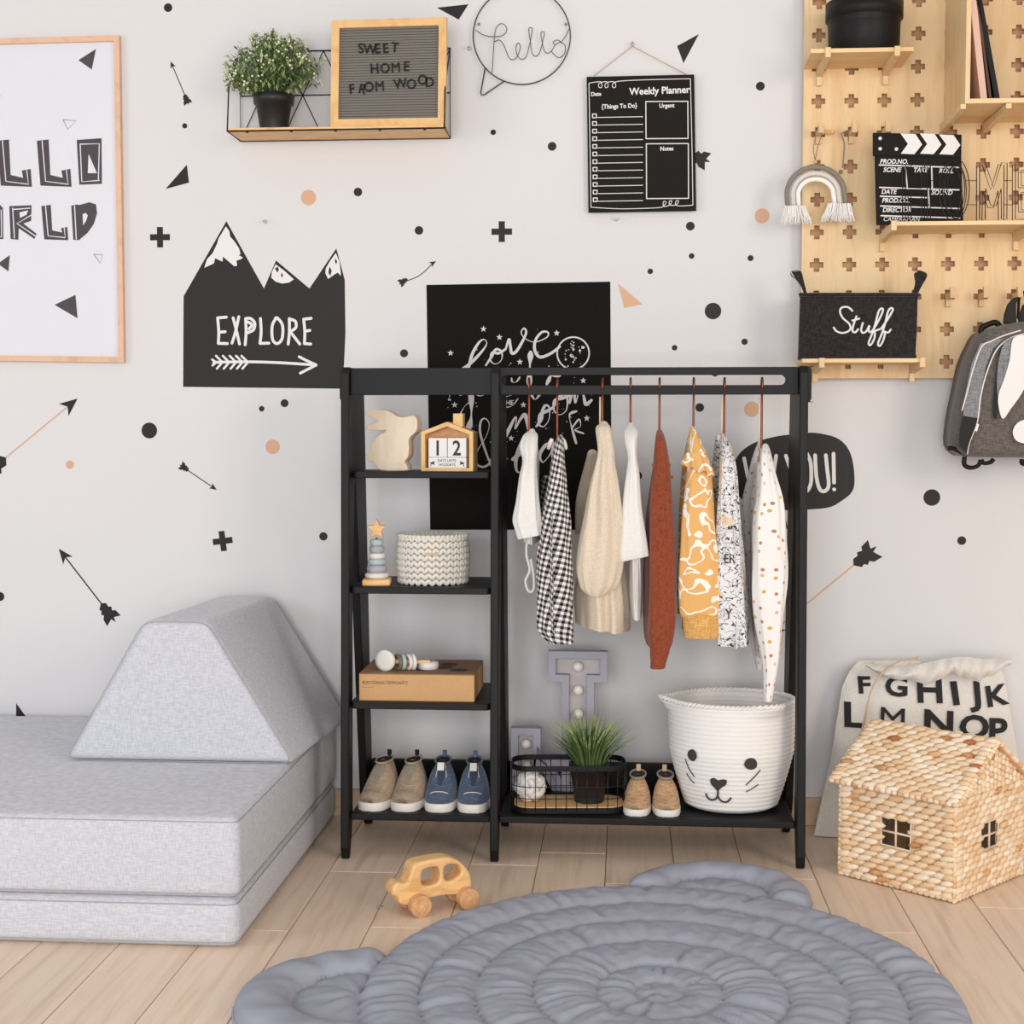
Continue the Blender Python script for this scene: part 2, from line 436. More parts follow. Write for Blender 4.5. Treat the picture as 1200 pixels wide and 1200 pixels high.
# ---------------------------------------------------------------- wall stickers
def sticker(name, mb, mat, label): return meshthing(name, mb, mat, label, 'wall sticker')
def dot(px, py, r, mat, label):
    x, z = wp(px, py); mb = MB(); rr = r/452.5
    mb.prism([(rr*cos(a*PI/16), rr*sin(a*PI/16)) for a in range(32)], .0004, WF(-.0001, x, z))
    return sticker('dot_sticker', mb, mat, label)
B, T = M_STICK, M_TAN
for a in [(197, 9, 5, B, 'small black round sticker at the top edge, right of the framed poster'),
    (216.5, 147.5, 3, B, 'tiny black round sticker below the thin arrow beside the framed poster'),
    (361.5, 231.5, 9, T, 'tan round sticker below the wire shelf with the leafy plant'),
    (419.5, 225, 5, B, 'small black round sticker right of the tan one below the wire shelf'),
    (491, 270, 5, B, 'small black round sticker above the short black arrow right of the mountain sticker'),
    (473.5, 414, 4.7, B, 'small black round sticker just above the black rack, left of the black poster'),
    (306.7, 479, 3.3, B, 'tiny black round sticker below the mountain sticker, left one of a pair'),
    (333.5, 472.5, 4.7, B, 'small black round sticker below the mountain sticker, right one of a pair'),
    (319.5, 523.5, 8.7, T, 'tan round sticker left of the rack, below the mountain sticker'),
    (175, 504.5, 9.5, B, 'large black round sticker below and left of the mountain sticker'),
    (82, 544.5, 5, T, 'small tan round sticker below the big tan-shafted arrow'),
    (0, 699, 5.5, B, 'black round sticker cut by the left edge above the sofa'),
    (379, 628.5, 5, B, 'small black round sticker between the black cross and the rack'),
    (578, 155, 3.2, B, 'tiny black round sticker below the wire speech bubble'),
    (647, 171.5, 5, B, 'small black round sticker left of the weekly planner board'),
    (809, 265, 5, B, 'small black round sticker just under the right corner of the weekly planner'),
    (810.5, 300, 3.2, B, 'tiny black round sticker under the one below the weekly planner'),
    (879.5, 302.5, 3.4, B, 'tiny black round sticker left of the pegboard, under the tan round one'),
    (762, 318, 3.2, B, 'tiny black round sticker above the tan triangle'),
    (835.5, 364.5, 9.5, B, 'large black round sticker right of the tan triangle'),
    (790.5, 407.5, 3.2, B, 'tiny black round sticker below and left of the large one above the rail'),
    (891, 101, 5, B, 'small black round sticker left of the pegboard, right of the planner'),
    (893, 253, 8.5, T, 'tan round sticker left of the hanging rainbow'),
    (872.5, 400.5, 3.6, B, 'tiny black round sticker left of the black fabric basket'),
    (838, 437, 4.2, B, 'small black round sticker seen at the slot of the rack beam'),
    (820, 477.5, 5, B, 'small black round sticker behind the mustard blouse hanger'),
    (881, 479.5, 9, T, 'tan round sticker behind the rightmost copper hanger'),
    (747.5, 557.5, 5, B, 'small black round sticker between the white tee and the rust cardigan'),
    (1092, 583, 9.5, B, 'large black round sticker below the grey backpack'),
    (1127, 633.5, 5, B, 'small black round sticker below the large one under the backpack')]: dot(*a)
def plus(px, py, a, label, s=12):
    x, z = wp(px, py); L = s/452.5; q = L*.3
    P = [(-q, -L), (q, -L), (q, -q), (L, -q), (L, q), (q, q), (q, L), (-q, L), (-q, q), (-L, q), (-L, -q), (-q, -q)]
    mb = MB(); mb.prism(P, .0004, WF(-.0001, x, z) @ Matrix.Rotation(a, 4, 'Z')); sticker('cross_sticker', mb, B, label)
plus(187.5, 278, 0, 'black cross sticker between the framed poster and the mountain sticker')
plus(588, 271.5, 0, 'black cross sticker above the black script poster')
plus(261, 634, .12, 'black cross sticker above the grey sofa wedge')
for P, m_, l in [([(512, 9), (549, 5), (537.5, 23)], B, 'black triangle sticker between letter board and wire speech bubble'),
    ([(819, 40), (793.5, 54), (801, 74)], B, 'black triangle sticker above the right corner of the weekly planner'),
    ([(219, 193), (221.5, 214), (194, 221.5)], B, 'black triangle sticker above the cross next to the framed poster'),
    ([(724, 332), (753, 356.5), (731.6, 361)], T, 'tan triangle sticker at the upper right of the black script poster'),
    ([(19, 824), (32, 842), (19, 842)], B, 'black triangle sticker half hidden behind the grey sofa mattress'),
    ([(917, 590), (924, 623), (917, 610)], B, 'sliver of black sticker between dotted dress and rack leg')]:
    mb = MB(); Q = [wp(*p) for p in P]; c = Q[0]; mb.prism([(q[0]-c[0], q[1]-c[1]) for q in Q], .0004, WF(-.0001, c[0], c[1])); sticker('triangle_sticker', mb, m_, l)
def arrow(head, tail, hs, ts, shaft, sm, label, bend=0):
    hx, hz = wp(*head); tx, tz = wp(*tail); d = Vector((hx-tx, hz-tz)); L = d.length; a = atan2(d.y, d.x)
    m = WF(-.0001, tx, tz) @ Matrix.Rotation(a, 4, 'Z'); k = 1/452.5
    root = thing('arrow_sticker', label, 'wall sticker', (tx, 0, tz))
    mb = MB(); mb.stroke(cat([(ts*.3*k, 0), (L/2, bend*k), (L-hs*.6*k, 0)], 8), shaft*k, m); build('shaft', mb, sm, root, True)
    mb = MB(); h = hs*k; mb.prism([(L, 0), (L-h, h*.42), (L-h*.72, 0), (L-h, -h*.42)], .0006, m); build('arrowhead', mb, B, root, True)
    mb = MB(); s = ts*k
    mb.prism([(s*1.05, 0), (s*.85, s*.26), (s*.72, s*.22), (s*.62, s*.34), (s*.48, s*.26), (s*.36, s*.4), (0, s*.46), (s*.14, s*.08), (-s*.1, 0), (s*.14, -s*.08), (0, -s*.4), (s*.36, -s*.36), (s*.44, -s*.22), (s*.62, -s*.3), (s*.7, -s*.18), (s*.9, -s*.2)], .0006, m)
    build('fletching', mb, B, root, True)
arrow((200, 72), (221, 122), 8, 12, 1, B, 'thin black arrow sticker pointing up beside the framed poster')
arrow((511, 306), (468, 333), 8, 11, 1, B, 'small black arrow sticker pointing right above the rack', -4)
arrow((69, 643), (134, 727), 18, 25, 1.6, B, 'black arrow sticker pointing up-left above the grey sofa')
arrow((254, 574), (211, 545), 9, 12, 1.1, B, 'small black arrow sticker pointing down-right left of the rack')
arrow((91, 467), (-22, 560), 22, 38, 1.6, T, 'large arrow sticker with tan shaft below the framed poster')
arrow((900, 745), (1025, 642), 20, 30, 1.8, T, 'arrow sticker with tan shaft and black feathers right of the rack')
arrow((752, 160), (830, 189), 14, 24, 1.8, T, 'arrow sticker peeking out behind the weekly planner board')

# mountain sticker
o6 = (200, 240, 3.75)
mt = thing('mountain_sticker', 'black mountain range wall sticker with white EXPLORE lettering and arrow', 'wall sticker', (wp(215, 455)[0], 0, wp(215, 455)[1]))
mb = MB(); mb.prism(crop([(57, 402), (245, 72), (410, 368), (463, 245), (610, 368), (728, 192), (765, 330), (768, 560), (762, 700), (748, 808), (55, 800)], *o6), .0004, WF(-.0001)); build('mountain_shape', mb, M_STICK, mt, True)
WC = WF(-.0008)
for P in ([(243, 95), (258, 115), (262, 140), (280, 160), (300, 190), (308, 215), (300, 222), (318, 232), (308, 240), (290, 245), (292, 268), (280, 270), (230, 228), (228, 250), (196, 235), (190, 258), (148, 277), (160, 240), (185, 212), (205, 170), (210, 150)],
          [(462, 262), (500, 290), (542, 328), (520, 342), (490, 346), (462, 338), (442, 320), (446, 292)],
          [(726, 212), (742, 250), (748, 300), (748, 312), (735, 298), (722, 305), (692, 326), (680, 300), (682, 280), (700, 248)]):
    mb = MB(); mb.prism(crop(P, *o6), .0002, WC); build('snow_cap', mb, M_WHITE, mt, True)
mb = MB()
for P in ([(472, 272), (476, 288), (468, 298), (464, 288), (458, 280)], [(489, 298), (494, 312), (489, 320), (485, 308)], [(700, 272), (708, 290), (702, 312), (694, 300), (695, 285)], [(725, 235), (732, 250), (728, 262), (722, 250)]):
    mb.prism(crop(P, *o6), .0003, WF(-.0011))
build('snow_shadow_marks', mb, M_STICK, mt, True, 'stuff')
def strokes(mb, lst, org, wpx, Y=0.0, m=None, k=5, closed=False, taper=None):
    for P in lst:
        P = [Vector(p) for p in P]; Q = cat(P, k) if len(P) > 2 else P
        mb.stroke(crop(Q, *org, Y), wpx/452.5*(3.87+Y)/3.87, m, taper=taper)
LET = [[[(207, 497), (212, 560), (210, 608)], [(207, 497), (245, 494)], [(212, 560), (240, 558)], [(210, 609), (250, 610)]],
       [[(275, 497), (290, 555), (303, 612)], [(300, 492), (285, 560), (270, 608)]],
       [[(330, 500), (332, 560), (328, 615)], [(330, 500), (352, 500), (370, 520), (365, 548), (345, 560), (333, 563)], [(340, 515), (358, 528), (345, 545)]],
       [[(395, 500), (398, 560), (393, 608)], [(393, 609), (432, 608)]],
       [[(465, 498), (447, 530), (448, 590), (468, 610), (490, 588), (492, 530), (470, 498), (460, 500)]],
       [[(522, 500), (522, 560), (517, 612)], [(522, 502), (548, 512), (550, 540), (525, 558)], [(528, 560), (568, 612)]],
       [[(585, 503), (590, 560), (588, 610)], [(585, 503), (618, 499)], [(590, 556), (612, 552)], [(588, 610), (616, 612)]]]
for l in LET:
    mb = MB(); strokes(mb, l, o6, 3.4, m=WF(-.0006)); build('letter', mb, M_WHITE, mt, True)
mb = MB(); q = o6
strokes(mb, [[(190, 692), (340, 690), (480, 694), (636, 704)], [(565, 668), (605, 688), (640, 704)], [(640, 704), (605, 722), (570, 740)]], q, 3.2, m=WF(-.0006))
strokes(mb, [[(b-26, 664), (b, 690)] for b in (226, 256, 286, 314, 338)]+[[(b-22, 720), (b+2, 692)] for b in (226, 256, 286, 314, 338)]+[[(183, 680), (200, 692)], [(185, 706), (200, 692)]], q, 2.6, m=WF(-.0006))
build('printed_arrow', mb, M_WHITE, mt, True)

# YOU! speech blob sticker
you = thing('speech_blob_sticker', 'black rounded blob sticker lettered YOU! behind the right leg of the rack', 'wall sticker', (wp(930, 597)[0], 0, wp(930, 597)[1]))
o8 = (860, 270, 3.333)
mb = MB(); mb.prism([tuple(p) for p in cat([Vector(v) for v in crop([(5, 900), (60, 840), (150, 808), (260, 793), (330, 792), (410, 815), (455, 870), (471, 960), (462, 1020), (415, 1060), (370, 1082), (290, 1090), (190, 1092), (60, 1070), (0, 1000)], *o8)], 5, True)], .0004, WF(-.0001)); build('blob_shape', mb, M_STICK, you, True)
for l in ([[(40, 890), (55, 965)]], [[(165, 880), (155, 950), (150, 1000)]], [[(203, 880), (222, 935), (232, 955), (232, 1020)], [(262, 880), (240, 935), (232, 955)]],
          [[(285, 872), (262, 900), (258, 950), (262, 1000), (282, 1020), (300, 990), (302, 940), (298, 900), (285, 872)]],
          [[(317, 878), (322, 960), (335, 1010), (355, 1018), (370, 995), (364, 930), (359, 878)]], [[(389, 872), (391, 985)], [(391, 1011), (392, 1012)]]):
    mb = MB(); strokes(mb, l, o8, 4.2, m=WF(-.0006)); build('letter', mb, M_WHITE, you, True)

# framed poster (left)
fp = thing('framed_poster', 'large tan-framed white poster with HELLO WORLD block letters, cut by the left edge', 'poster', (wp(0, 425)[0], 0, wp(0, 425)[1]))
TL = wp(-190, 52); TR = wp(142, 43); BR = wp(147.5, 425); BL = wp(-185, 421)
A = [Vector(v) for v in (TL, TR, BR, BL)]; cen = sum(A, Vector((0, 0)))/4
def inset(A, d):
    n = len(A); out = []
    for i in range(n):
        e1 = (A[i]-A[i-1]).normalized(); e2 = (A[(i+1) % n]-A[i]).normalized()
        n1 = Vector((e1.y, -e1.x)); n2 = Vector((e2.y, -e2.x)); out.append(A[i]+(n1+n2)*d/(1+n1.dot(n2)))
    return out
I = inset(A, .0145)
mb = MB(); mb.prism([tuple(v) for v in I], .006, WF(-.001)); build('paper', mb, M_PAPER, fp, True)
for i in range(4):
    j = (i+1) % 4; mb = MB(); mb.prism([tuple(A[i]), tuple(A[j]), tuple(I[j]), tuple(I[i])], .016, WF(-.001)); build('frame_rail', mb, M_FRAMETAN, fp, True)
o1 = (0, 0, 4); PF = WF(-.0074)
def block(P, lines, name='letter'):
    mb = MB(); mb.prism(crop(P, *o1, -.007), .0003, PF); o = build(name, mb, M_INK, fp, True)
    mb = MB()
    for l in lines:
        if len(l) > 1: mb.stroke(crop(l, *o1, -.007), .0028, WF(-.0078), 0)
    if lines: build('inline', mb, M_PAPER, o, True)
def blockL(dx): block([(173+dx, 660), (228+dx, 654), (236+dx, 820), (295+dx, 834), (288+dx, 800), (330+dx, 792), (336+dx, 876), (190+dx, 870)], [[(198+dx, 662), (214+dx, 850), (320+dx, 864), (312+dx, 800)]])
blockL(0); blockL(-186)
block([(360, 656), (476, 648), (478, 862), (372, 866)], [[(376, 676), (384, 852), (466, 846)], [(376, 676), (466, 674), (462, 840)]])
mb = MB(); mb.prism(crop([(416, 722), (455, 812), (412, 812)], *o1, -.007), .0003, WF(-.0078)); build('letter_counter', mb, M_PAPER, fp, True)
block([(-330, 660), (-190, 654), (-190, 700), (-270, 704), (-268, 740), (-210, 740), (-210, 780), (-266, 782), (-262, 830), (-190, 832), (-190, 872), (-320, 874)], [[(-305, 680), (-298, 850)]])
block([(-470, 660), (-430, 658), (-428, 740), (-400, 740), (-400, 656), (-350, 654), (-345, 872), (-395, 874), (-396, 790), (-426, 790), (-424, 874), (-466, 874)], [[(-450, 680), (-446, 850)]])
block([(44, 966), (148, 962), (146, 1035), (110, 1048), (172, 1096), (162, 1120), (88, 1070), (86, 1124), (50, 1120)], [[(60, 975), (68, 1115)], [(62, 982), (140, 976)], [(148, 1008), (80, 1048), (166, 1106)]])
mb = MB(); mb.prism(crop([(92, 996), (132, 986), (126, 1006), (94, 1022)], *o1, -.007), .0003, WF(-.0078)); build('letter_counter', mb, M_PAPER, fp, True)
block([(194, 966), (238, 960), (245, 1080), (292, 1090), (286, 1070), (316, 1064), (320, 1126), (208, 1122)], [[(214, 966), (226, 1106), (306, 1114), (302, 1070)]])
block([(334, 964), (366, 958), (368, 962), (420, 948), (450, 958), (455, 1000), (440, 1050), (410, 1092), (370, 1126), (344, 1124)], [[(350, 966), (358, 1120)]])
mb = MB(); mb.prism(crop([(388, 1004), (402, 998), (412, 1010), (404, 1036), (390, 1056)], *o1, -.007), .0003, WF(-.0078)); build('letter_counter', mb, M_PAPER, fp, True)
block([(-110, 966), (0, 960), (14, 975), (16, 1120), (-100, 1126)], [[(6, 985), (8, 1110), (-90, 1112)]])
block([(-300, 966), (-262, 966), (-250, 1060), (-220, 980), (-190, 1060), (-180, 966), (-140, 966), (-160, 1126), (-200, 1126), (-220, 1070), (-240, 1126), (-280, 1126)], [[(-282, 975), (-265, 1110)]])
for P in ([(368, 282), (450, 230), (430, 326)], [(256, 1429), (354, 1382), (364, 1492)], [(-10, 1236), (46, 1196), (40, 1272)], [(-60, 430), (2, 448), (-30, 500)]): block(P, [], 'printed_triangle')
mb = MB()
for P in ([(296, 562), (358, 566), (318, 606), (296, 562)], [(440, 1192), (482, 1194), (470, 1234), (440, 1192)]): mb.stroke(crop(P, *o1, -.007), .0012, PF)
build('outlined_triangles', mb, M_INK, fp, True, 'stuff')

# black script poster
o7 = (480, 310, 3.636)
sp = thing('script_poster', 'tall black poster with white script lettering and a moon, behind the rack', 'poster', (wp(610, 621)[0], 0, wp(610, 621)[1]))
mb = MB(); mb.prism(crop([(72, 87), (855, 73), (862, 1130), (88, 1130)], *o7), .0010, WF(-.0002)); build('paper', mb, M_POSTERBLK, sp, True)
S7 = [([(215, 450), (255, 425), (300, 380), (328, 340), (320, 320), (298, 330), (268, 380), (252, 440)], 4),
 ([(325, 430), (348, 395), (368, 362), (392, 372), (392, 405), (368, 424), (346, 410), (352, 376), (380, 378), (410, 360)], 3.4),
 ([(410, 360), (424, 318), (430, 350), (436, 378), (455, 370), (480, 330), (497, 290), (488, 272), (476, 288), (486, 310), (510, 325), (540, 330), (585, 310), (590, 290), (565, 288), (538, 320), (533, 362), (555, 394), (600, 380), (640, 350)], 3.8),
 ([(516, 375), (513, 430), (510, 510)], 7.5), ([(435, 484), (438, 500), (455, 500), (470, 480)], 2.4), ([(585, 510), (600, 478), (612, 474), (640, 472)], 5),
 ([(165, 548), (172, 560), (165, 575), (175, 578)], 1.5), ([(205, 545), (218, 558), (232, 545)], 2.6), ([(262, 540), (264, 600), (262, 660), (250, 700)], 7.5), ([(210, 650), (235, 605), (265, 580)], 1.8), ([(275, 545), (305, 560), (330, 540)], 3),
 ([(390, 565), (425, 560), (460, 540)], 1.6), ([(395, 608), (435, 604), (462, 572)], 1.6), ([(515, 545), (535, 575), (560, 545)], 3.4),
 ([(398, 655), (408, 720), (410, 728), (430, 690), (450, 652), (456, 660), (450, 700), (472, 660), (490, 640), (500, 660), (508, 700)], 5.4),
 ([(540, 690), (562, 660), (566, 625), (580, 600), (596, 612), (594, 660), (572, 690), (552, 680), (556, 640), (585, 625), (610, 610)], 4),
 ([(612, 610), (630, 575), (655, 552), (672, 570), (668, 620), (640, 640), (616, 622), (618, 580), (650, 570), (680, 560)], 4),
 ([(682, 590), (690, 555), (702, 530), (706, 590), (722, 545), (736, 536), (744, 570), (752, 596), (775, 578)], 4.4),
 ([(350, 862), (326, 800), (302, 720), (304, 670), (322, 656), (340, 680), (328, 730), (292, 790), (280, 838), (308, 862), (340, 848), (358, 800)], 3),
 ([(508, 712), (478, 760), (454, 830), (458, 880), (478, 880), (500, 840), (505, 800), (480, 800), (440, 830)], 5.4),
 ([(612, 760), (580, 770), (556, 810), (568, 842), (598, 810), (614, 765), (612, 820), (630, 830)], 4.6),
 ([(712, 625), (682, 640), (690, 690), (710, 762)], 3.4), ([(690, 700), (722, 660), (728, 690), (705, 705), (742, 720)], 2.4), ([(395, 868), (412, 862), (405, 845)], 2)]
mb = MB()
for P, wd in S7: strokes(mb, [P], o7, wd*.92, m=WF(-.0014), k=7, taper=lambda t: .62+.38*sin(t*9))
build('script_lettering', mb, M_SILVER, sp, True)
mb = MB(); p = wp(480+392/3.636, 310+598/3.636); mb.text('THE', .017, .0001, .0004, WF(-.0014, p[0], p[1])); build('small_word', mb, M_SILVER, sp, True)
mb = MB(); mx, mz = wp(480+697/3.636, 310+378/3.636); r7 = 68/3.636/452.5
mb.stroke([(mx+r7*cos(a*PI/20), mz+r7*sin(a*PI/20)) for a in range(41)], .004, WF(-.0014))
for i in range(26):
    a = R.uniform(0, 2*PI); d = r7*sqrt(R.random())*.86; s = R.uniform(.001, .0045)
    mb.prism([(mx+d*cos(a)+s*cos(b*PI/4)*R.uniform(.6, 1.3), mz+d*sin(a)+s*sin(b*PI/4)*R.uniform(.6, 1.3)) for b in range(8)], .0003, WF(-.0014))
build('moon_print', mb, M_SILVER, sp, True)
mb = MB()
def star(mb, x, z, r, m, n=5, inner=.42, a0=PI/2, th_=.0003):
    mb.prism([(x+(r if i % 2 == 0 else r*inner)*cos(a0+i*PI/n), z+(r if i % 2 == 0 else r*inner)*sin(a0+i*PI/n)) for i in range(2*n)], th_, m)
for x, y in ((315, 275), (383, 310), (627, 292), (175, 377), (470, 415), (740, 495), (192, 598), (485, 598), (755, 655), (433, 740)):
    p = wp(480+x/3.636, 310+y/3.636); star(mb, p[0], p[1], .0085, WF(-.0014))
for i in range(90):
    a = R.uniform(0, 2*PI); x = 470+R.uniform(.3, 1)*320*cos(a); y = 560+R.uniform(.4, 1)*330*sin(a)
    p = wp(480+x/3.636, 310+y/3.636); s = R.choice((.0007, .001, .0016)); mb.prism([(p[0]+s*cos(b*PI/3), p[1]+s*sin(b*PI/3)) for b in range(6)], .0003, WF(-.0014))
build('star_print', mb, M_SILVER, sp, True, 'stuff')

# weekly planner board
o3 = (500, 0, 3.3333); YP = -.016
pl = thing('planner_board', 'black weekly planner board hung by twine from a clear pin', 'planner', (wp(752, 249)[0], 0, wp(752, 249)[1]))
mb = MB(); mb.prism(crop([(625, 300), (1045, 291), (1053, 823), (632, 830)], *o3, YP), .006, WF(YP+.006)); build('board', mb, M_BOARD, pl, True)
WPm = WF(YP-.0004); tilt = Matrix.Rotation(.02, 4, 'Z')
def pt(txt, x, y, sz, off=.0003, al='LEFT', sx=1):
    p = wp(500+x/3.3333, y/3.3333, YP); mb = MB(); mb.text(txt, sz/3.3333/448*1.36, .0001, off, WF(YP-.0004, p[0], p[1]) @ tilt, al, 1.0, 0, sx); build('printed_word', mb, M_WHITE, pl, True)
pt('Weekly Planner', 1028, 362, 27, .0006, 'RIGHT', .96); pt('Date', 642, 375, 15, .0004, sx=.95); pt('{Things To Do}', 822, 420, 17, .0004, 'RIGHT', .92); pt('Urgent', 938, 420, 16, .0004, 'CENTER', .92); pt('Notes', 938, 588, 16, .0004, 'CENTER', .92)
mb = MB()
for i in range(12):
    y = 453+i*29.8; x = 648+i*.3
    strokes(mb, [[(x+20, y+6), (844, y+3)]], o3, .8, YP, WPm)
    strokes(mb, [[(x, y-7), (x+15, y-7)], [(x+15, y-7), (x+15, y+7)], [(x+15, y+7), (x, y+7)], [(x, y+7), (x, y-7)]], o3, 1.1, YP, WPm)
build('checklist_lines', mb, M_WHITE, pl, True)
mb = MB()
for (a, b, c, d) in ((856, 397, 1020, 542), (858, 562, 1022, 776)):
    strokes(mb, [[(a, b), (c, b-1)], [(c, b-1), (c+1, d-1)], [(c+1, d-1), (a+1, d)], [(a+1, d), (a, b)]], o3, 1.1, YP, WPm)
strokes(mb, [[(634, 325), (668, 320), (682, 322), (684, 340), (674, 342), (672, 328), (690, 320), (706, 322), (708, 340), (698, 342), (698, 328), (715, 320), (735, 322), (738, 340), (728, 342), (726, 330), (750, 318), (860, 312), (1030, 308)],
   [(1030, 308), (1036, 560), (1040, 800)], [(634, 325), (638, 560), (642, 810)], [(642, 810), (760, 816), (900, 812), (925, 805), (935, 790), (925, 788), (926, 806), (948, 802), (958, 786), (948, 786), (950, 802), (975, 800), (984, 786), (974, 786), (978, 804), (1040, 802)]], o3, .8, YP, WPm)
build('drawn_border', mb, M_WHITE, pl, True)
mb = MB(); a, b, c = at(741, 54, -.012), at(696, 89, -.013), at(804, 87, -.013); mb.tube([b, a], .0011); mb.tube([a, c], .0011); build('twine', mb, M_CORD, pl, True)
def pin(px, py, label, up=True):
    p = at(px, py, 0); mb = MB(); q = p+Vector((0, -.001, 0)); mb.M = Matrix.Translation(p) @ Matrix.Rotation(PI/2, 4, 'X')
    t_ = thing('wall_pin', label, 'pin', p); mb2 = MB(); mb2.M = mb.M
    mb.lathe([(.0055, 0), (.0058, .002), (.003, .005), (.0028, .011), (.0045, .014), (.0045, .016)], 12); build('pin_head', mb, M_PIN, t_, True)
    mb2.cyl((0, 0, .016), (0, 0, .0175), .0028, .002, 10); build('pin_tip', mb2, M_STEEL, t_, True)
pin(550, 57, 'clear plastic pin in the wall left of the wire speech bubble'); pin(741, 52, 'clear plastic pin holding the twine of the weekly planner')
pin(311, 260, 'clear plastic pin above the mountain sticker'); pin(722, 257, 'clear plastic pin just below the weekly planner')

# wire speech bubble "hello"
ob = (540, 0, 8.5714)
wh = thing('wire_speech_bubble', 'dark wire speech bubble spelling hello, at the top edge', 'wall decoration', (at(612, 100, 0)))
YW = -.012
def W3(pts, org, Y, k=6, closed=False): 
    return [Vector((p[0], Y, p[1])) for p in crop([tuple(v) for v in (cat(pts, k, closed) if k > 1 else [Vector(p) for p in pts])], *org, Y)]
c0 = (612, 360); rr = 488
arc = [(c0[0]+rr*cos(a), c0[1]-rr*sin(a)) for a in [radians(249-i*(249+141.5)/70) for i in range(71)]]
arc = [(a[0], a[1]) for a in arc]
arc[0] = (440, 812)
mb = MB(); mb.tube(W3([(245, 680)]+[(198, 935), (212, 955), (240, 950)]+arc[:1]+arc[1:-1]+[(245, 680)], ob, YW, 1), .0018, 6); build('bubble_outline', mb, M_BWIRE, wh, True)
mb = MB()
hel = [(150, 302), (230, 352), (330, 368), (420, 355), (462, 300), (440, 250), (395, 240), (352, 290), (335, 400), (325, 560), (314, 730)]
hel2 = [(335, 420), (385, 402), (430, 450), (480, 570), (525, 600), (570, 560), (598, 470), (575, 432), (552, 480), (570, 560), (610, 595), (655, 570), (690, 450), (718, 300), (700, 276), (682, 300), (700, 430), (715, 530), (755, 566), (795, 520), (825, 400), (840, 335), (820, 316), (804, 340), (820, 440), (845, 520), (880, 532), (915, 505), (950, 450), (1000, 425), (1048, 460), (1040, 540), (985, 578), (930, 540), (912, 515)]
hel3 = [(950, 452), (928, 430), (945, 405), (985, 405), (1010, 418), (1060, 350), (1085, 290)]
mb.tube(W3(hel, ob, YW), .0010, 5); mb.tube(W3(hel2, ob, YW), .0010, 5); mb.tube(W3(hel3, ob, YW), .0010, 5)
build('wire_word', mb, M_BWIRE, wh, True)
for x in (180, 1056):
    mb = MB(); p = at(540+x/8.5714, 242/8.5714, YW); mb.tube([p+Vector((.0028*cos(a*PI/6), 0, .0028*sin(a*PI/6))) for a in range(12)], .0009, 5, True); build('hanging_loop', mb, M_BWIRE, wh, True)
    mb = MB(); mb.cyl(p, (p.x, 0, p.z), .0008, .0008, 6); build('nail', mb, M_STEEL, wh, True)
# ---------------------------------------------------------------- clothing rack
XL, XR = -.662, .411; ZT = 1.171
rack = thing('clothing_rack', 'black wooden clothing rack with a column of shelves on the left and a slotted rail', 'clothing rack', (-.12, -.2, 0))
def side(name, xc, th_, lug=0):
    # A-frame outline in (y, z); front nearly upright, rear leg splayed towards the wall
    out = [(-.350, ZT), (-.366, ZT-.015), (-.413, .02), (-.404, 0), (-.392, 0), (-.378, .03), (-.366, .085), (-.352, .09), (-.338, .105)]
    # one loop: outer and the slit between the legs closed by the bottom rail height
    fr = [(-.350, ZT), (-.368, ZT-.016), (-.385, .62), (-.410, .03), (-.404, .004), (-.396, 0), (-.388, .004), (-.368, .045), (-.352, .10), (-.335, .62), (-.300, .885), (-.294, .895), (-.288, .885), (-.150, .10), (-.118, .045), (-.090, .004), (-.082, 0), (-.070, 0), (-.062, .02), (-.072, .12), (-.165, ZT-.02), (-.182, ZT)]
    mb = MB(); mb.curve([fr], th_/2-.003, .003, Matrix(((0, 0, 1, xc), (1, 0, 0, 0), (0, 1, 0, 0), (0, 0, 0, 1)))); o = build(name, mb, M_BLACK, rack, True)
    return o
side('side_frame', XL, .020); side('side_frame', XR, .020); side('divider_frame', -.3055, .020)
def xz(px, py, Y=-.335): return wp(px, py, Y)
YB = -.335
def rbox(x0, z0, x1, z1, r, n=5, cor=(1, 1, 1, 1)):
    out = []
    for i, (cx, cz, a) in enumerate(((x0+r, z0+r, PI), (x1-r, z0+r, 1.5*PI), (x1-r, z1-r, 0), (x0+r, z1-r, .5*PI))):
        if cor[i]:
            for k in range(n+1): b = a+.5*PI*k/n; out.append((cx+r*cos(b), cz+r*sin(b)))
        else: out.append(((x0, x1, x1, x0)[i], (z0, z0, z1, z1)[i]))
    return out
zb0, zb1 = ZT-.066, ZT-.002
mb = MB(); mb.curve([rbox(XL-.017, zb0-.012, XL-.005, zb1+.0, .005)], .009, .001, WF(YB)); build('beam_tenon', mb, M_BLACK, rack, True)
mb = MB(); mb.curve([rbox(XR+.005, zb0-.017, XR+.020, zb1, .008)], .009, .001, WF(YB)); build('beam_tenon', mb, M_BLACK, rack, True)
mb = MB(); mb.curve([rbox(XL+.01, zb0, XR-.011, zb1, .002), rbox(-.292, zb0+.022, XR-.039, zb1-.018, .0118, 6)], .009, .001, WF(YB)); build('rail_beam', mb, M_BLACK, rack, True)
SHZ = {}
for nm, y0, y1, zz in (('a', -.350, -.170, .9235), ('b', -.378, -.115, .650), ('c', -.390, -.095, .376)):
    mb = MB(); x0, x1 = XL+.012, -.3055-.011
    mb.M = Matrix.Translation((0, 0, zz-.008)); mb.curve([rbox(x0, y0, x1, y1, .012)], .0065, .0015); build('shelf', mb, M_BLACK, rack, True); SHZ[nm] = zz
    pass
ZB = .1085
for x0, x1 in ((XL+.012, -.3165), (-.2945, XR-.012)):
    mb = MB(); mb.bb((x0, -.392, ZB-.016), (x1, -.085, ZB), .003); build('bottom_shelf', mb, M_BLACK, rack, True)
    mb = MB(); mb.bb((x0, -.098, ZB), (x1, -.082, ZB+.066), .003); build('back_rail', mb, M_BLACK, rack, True)

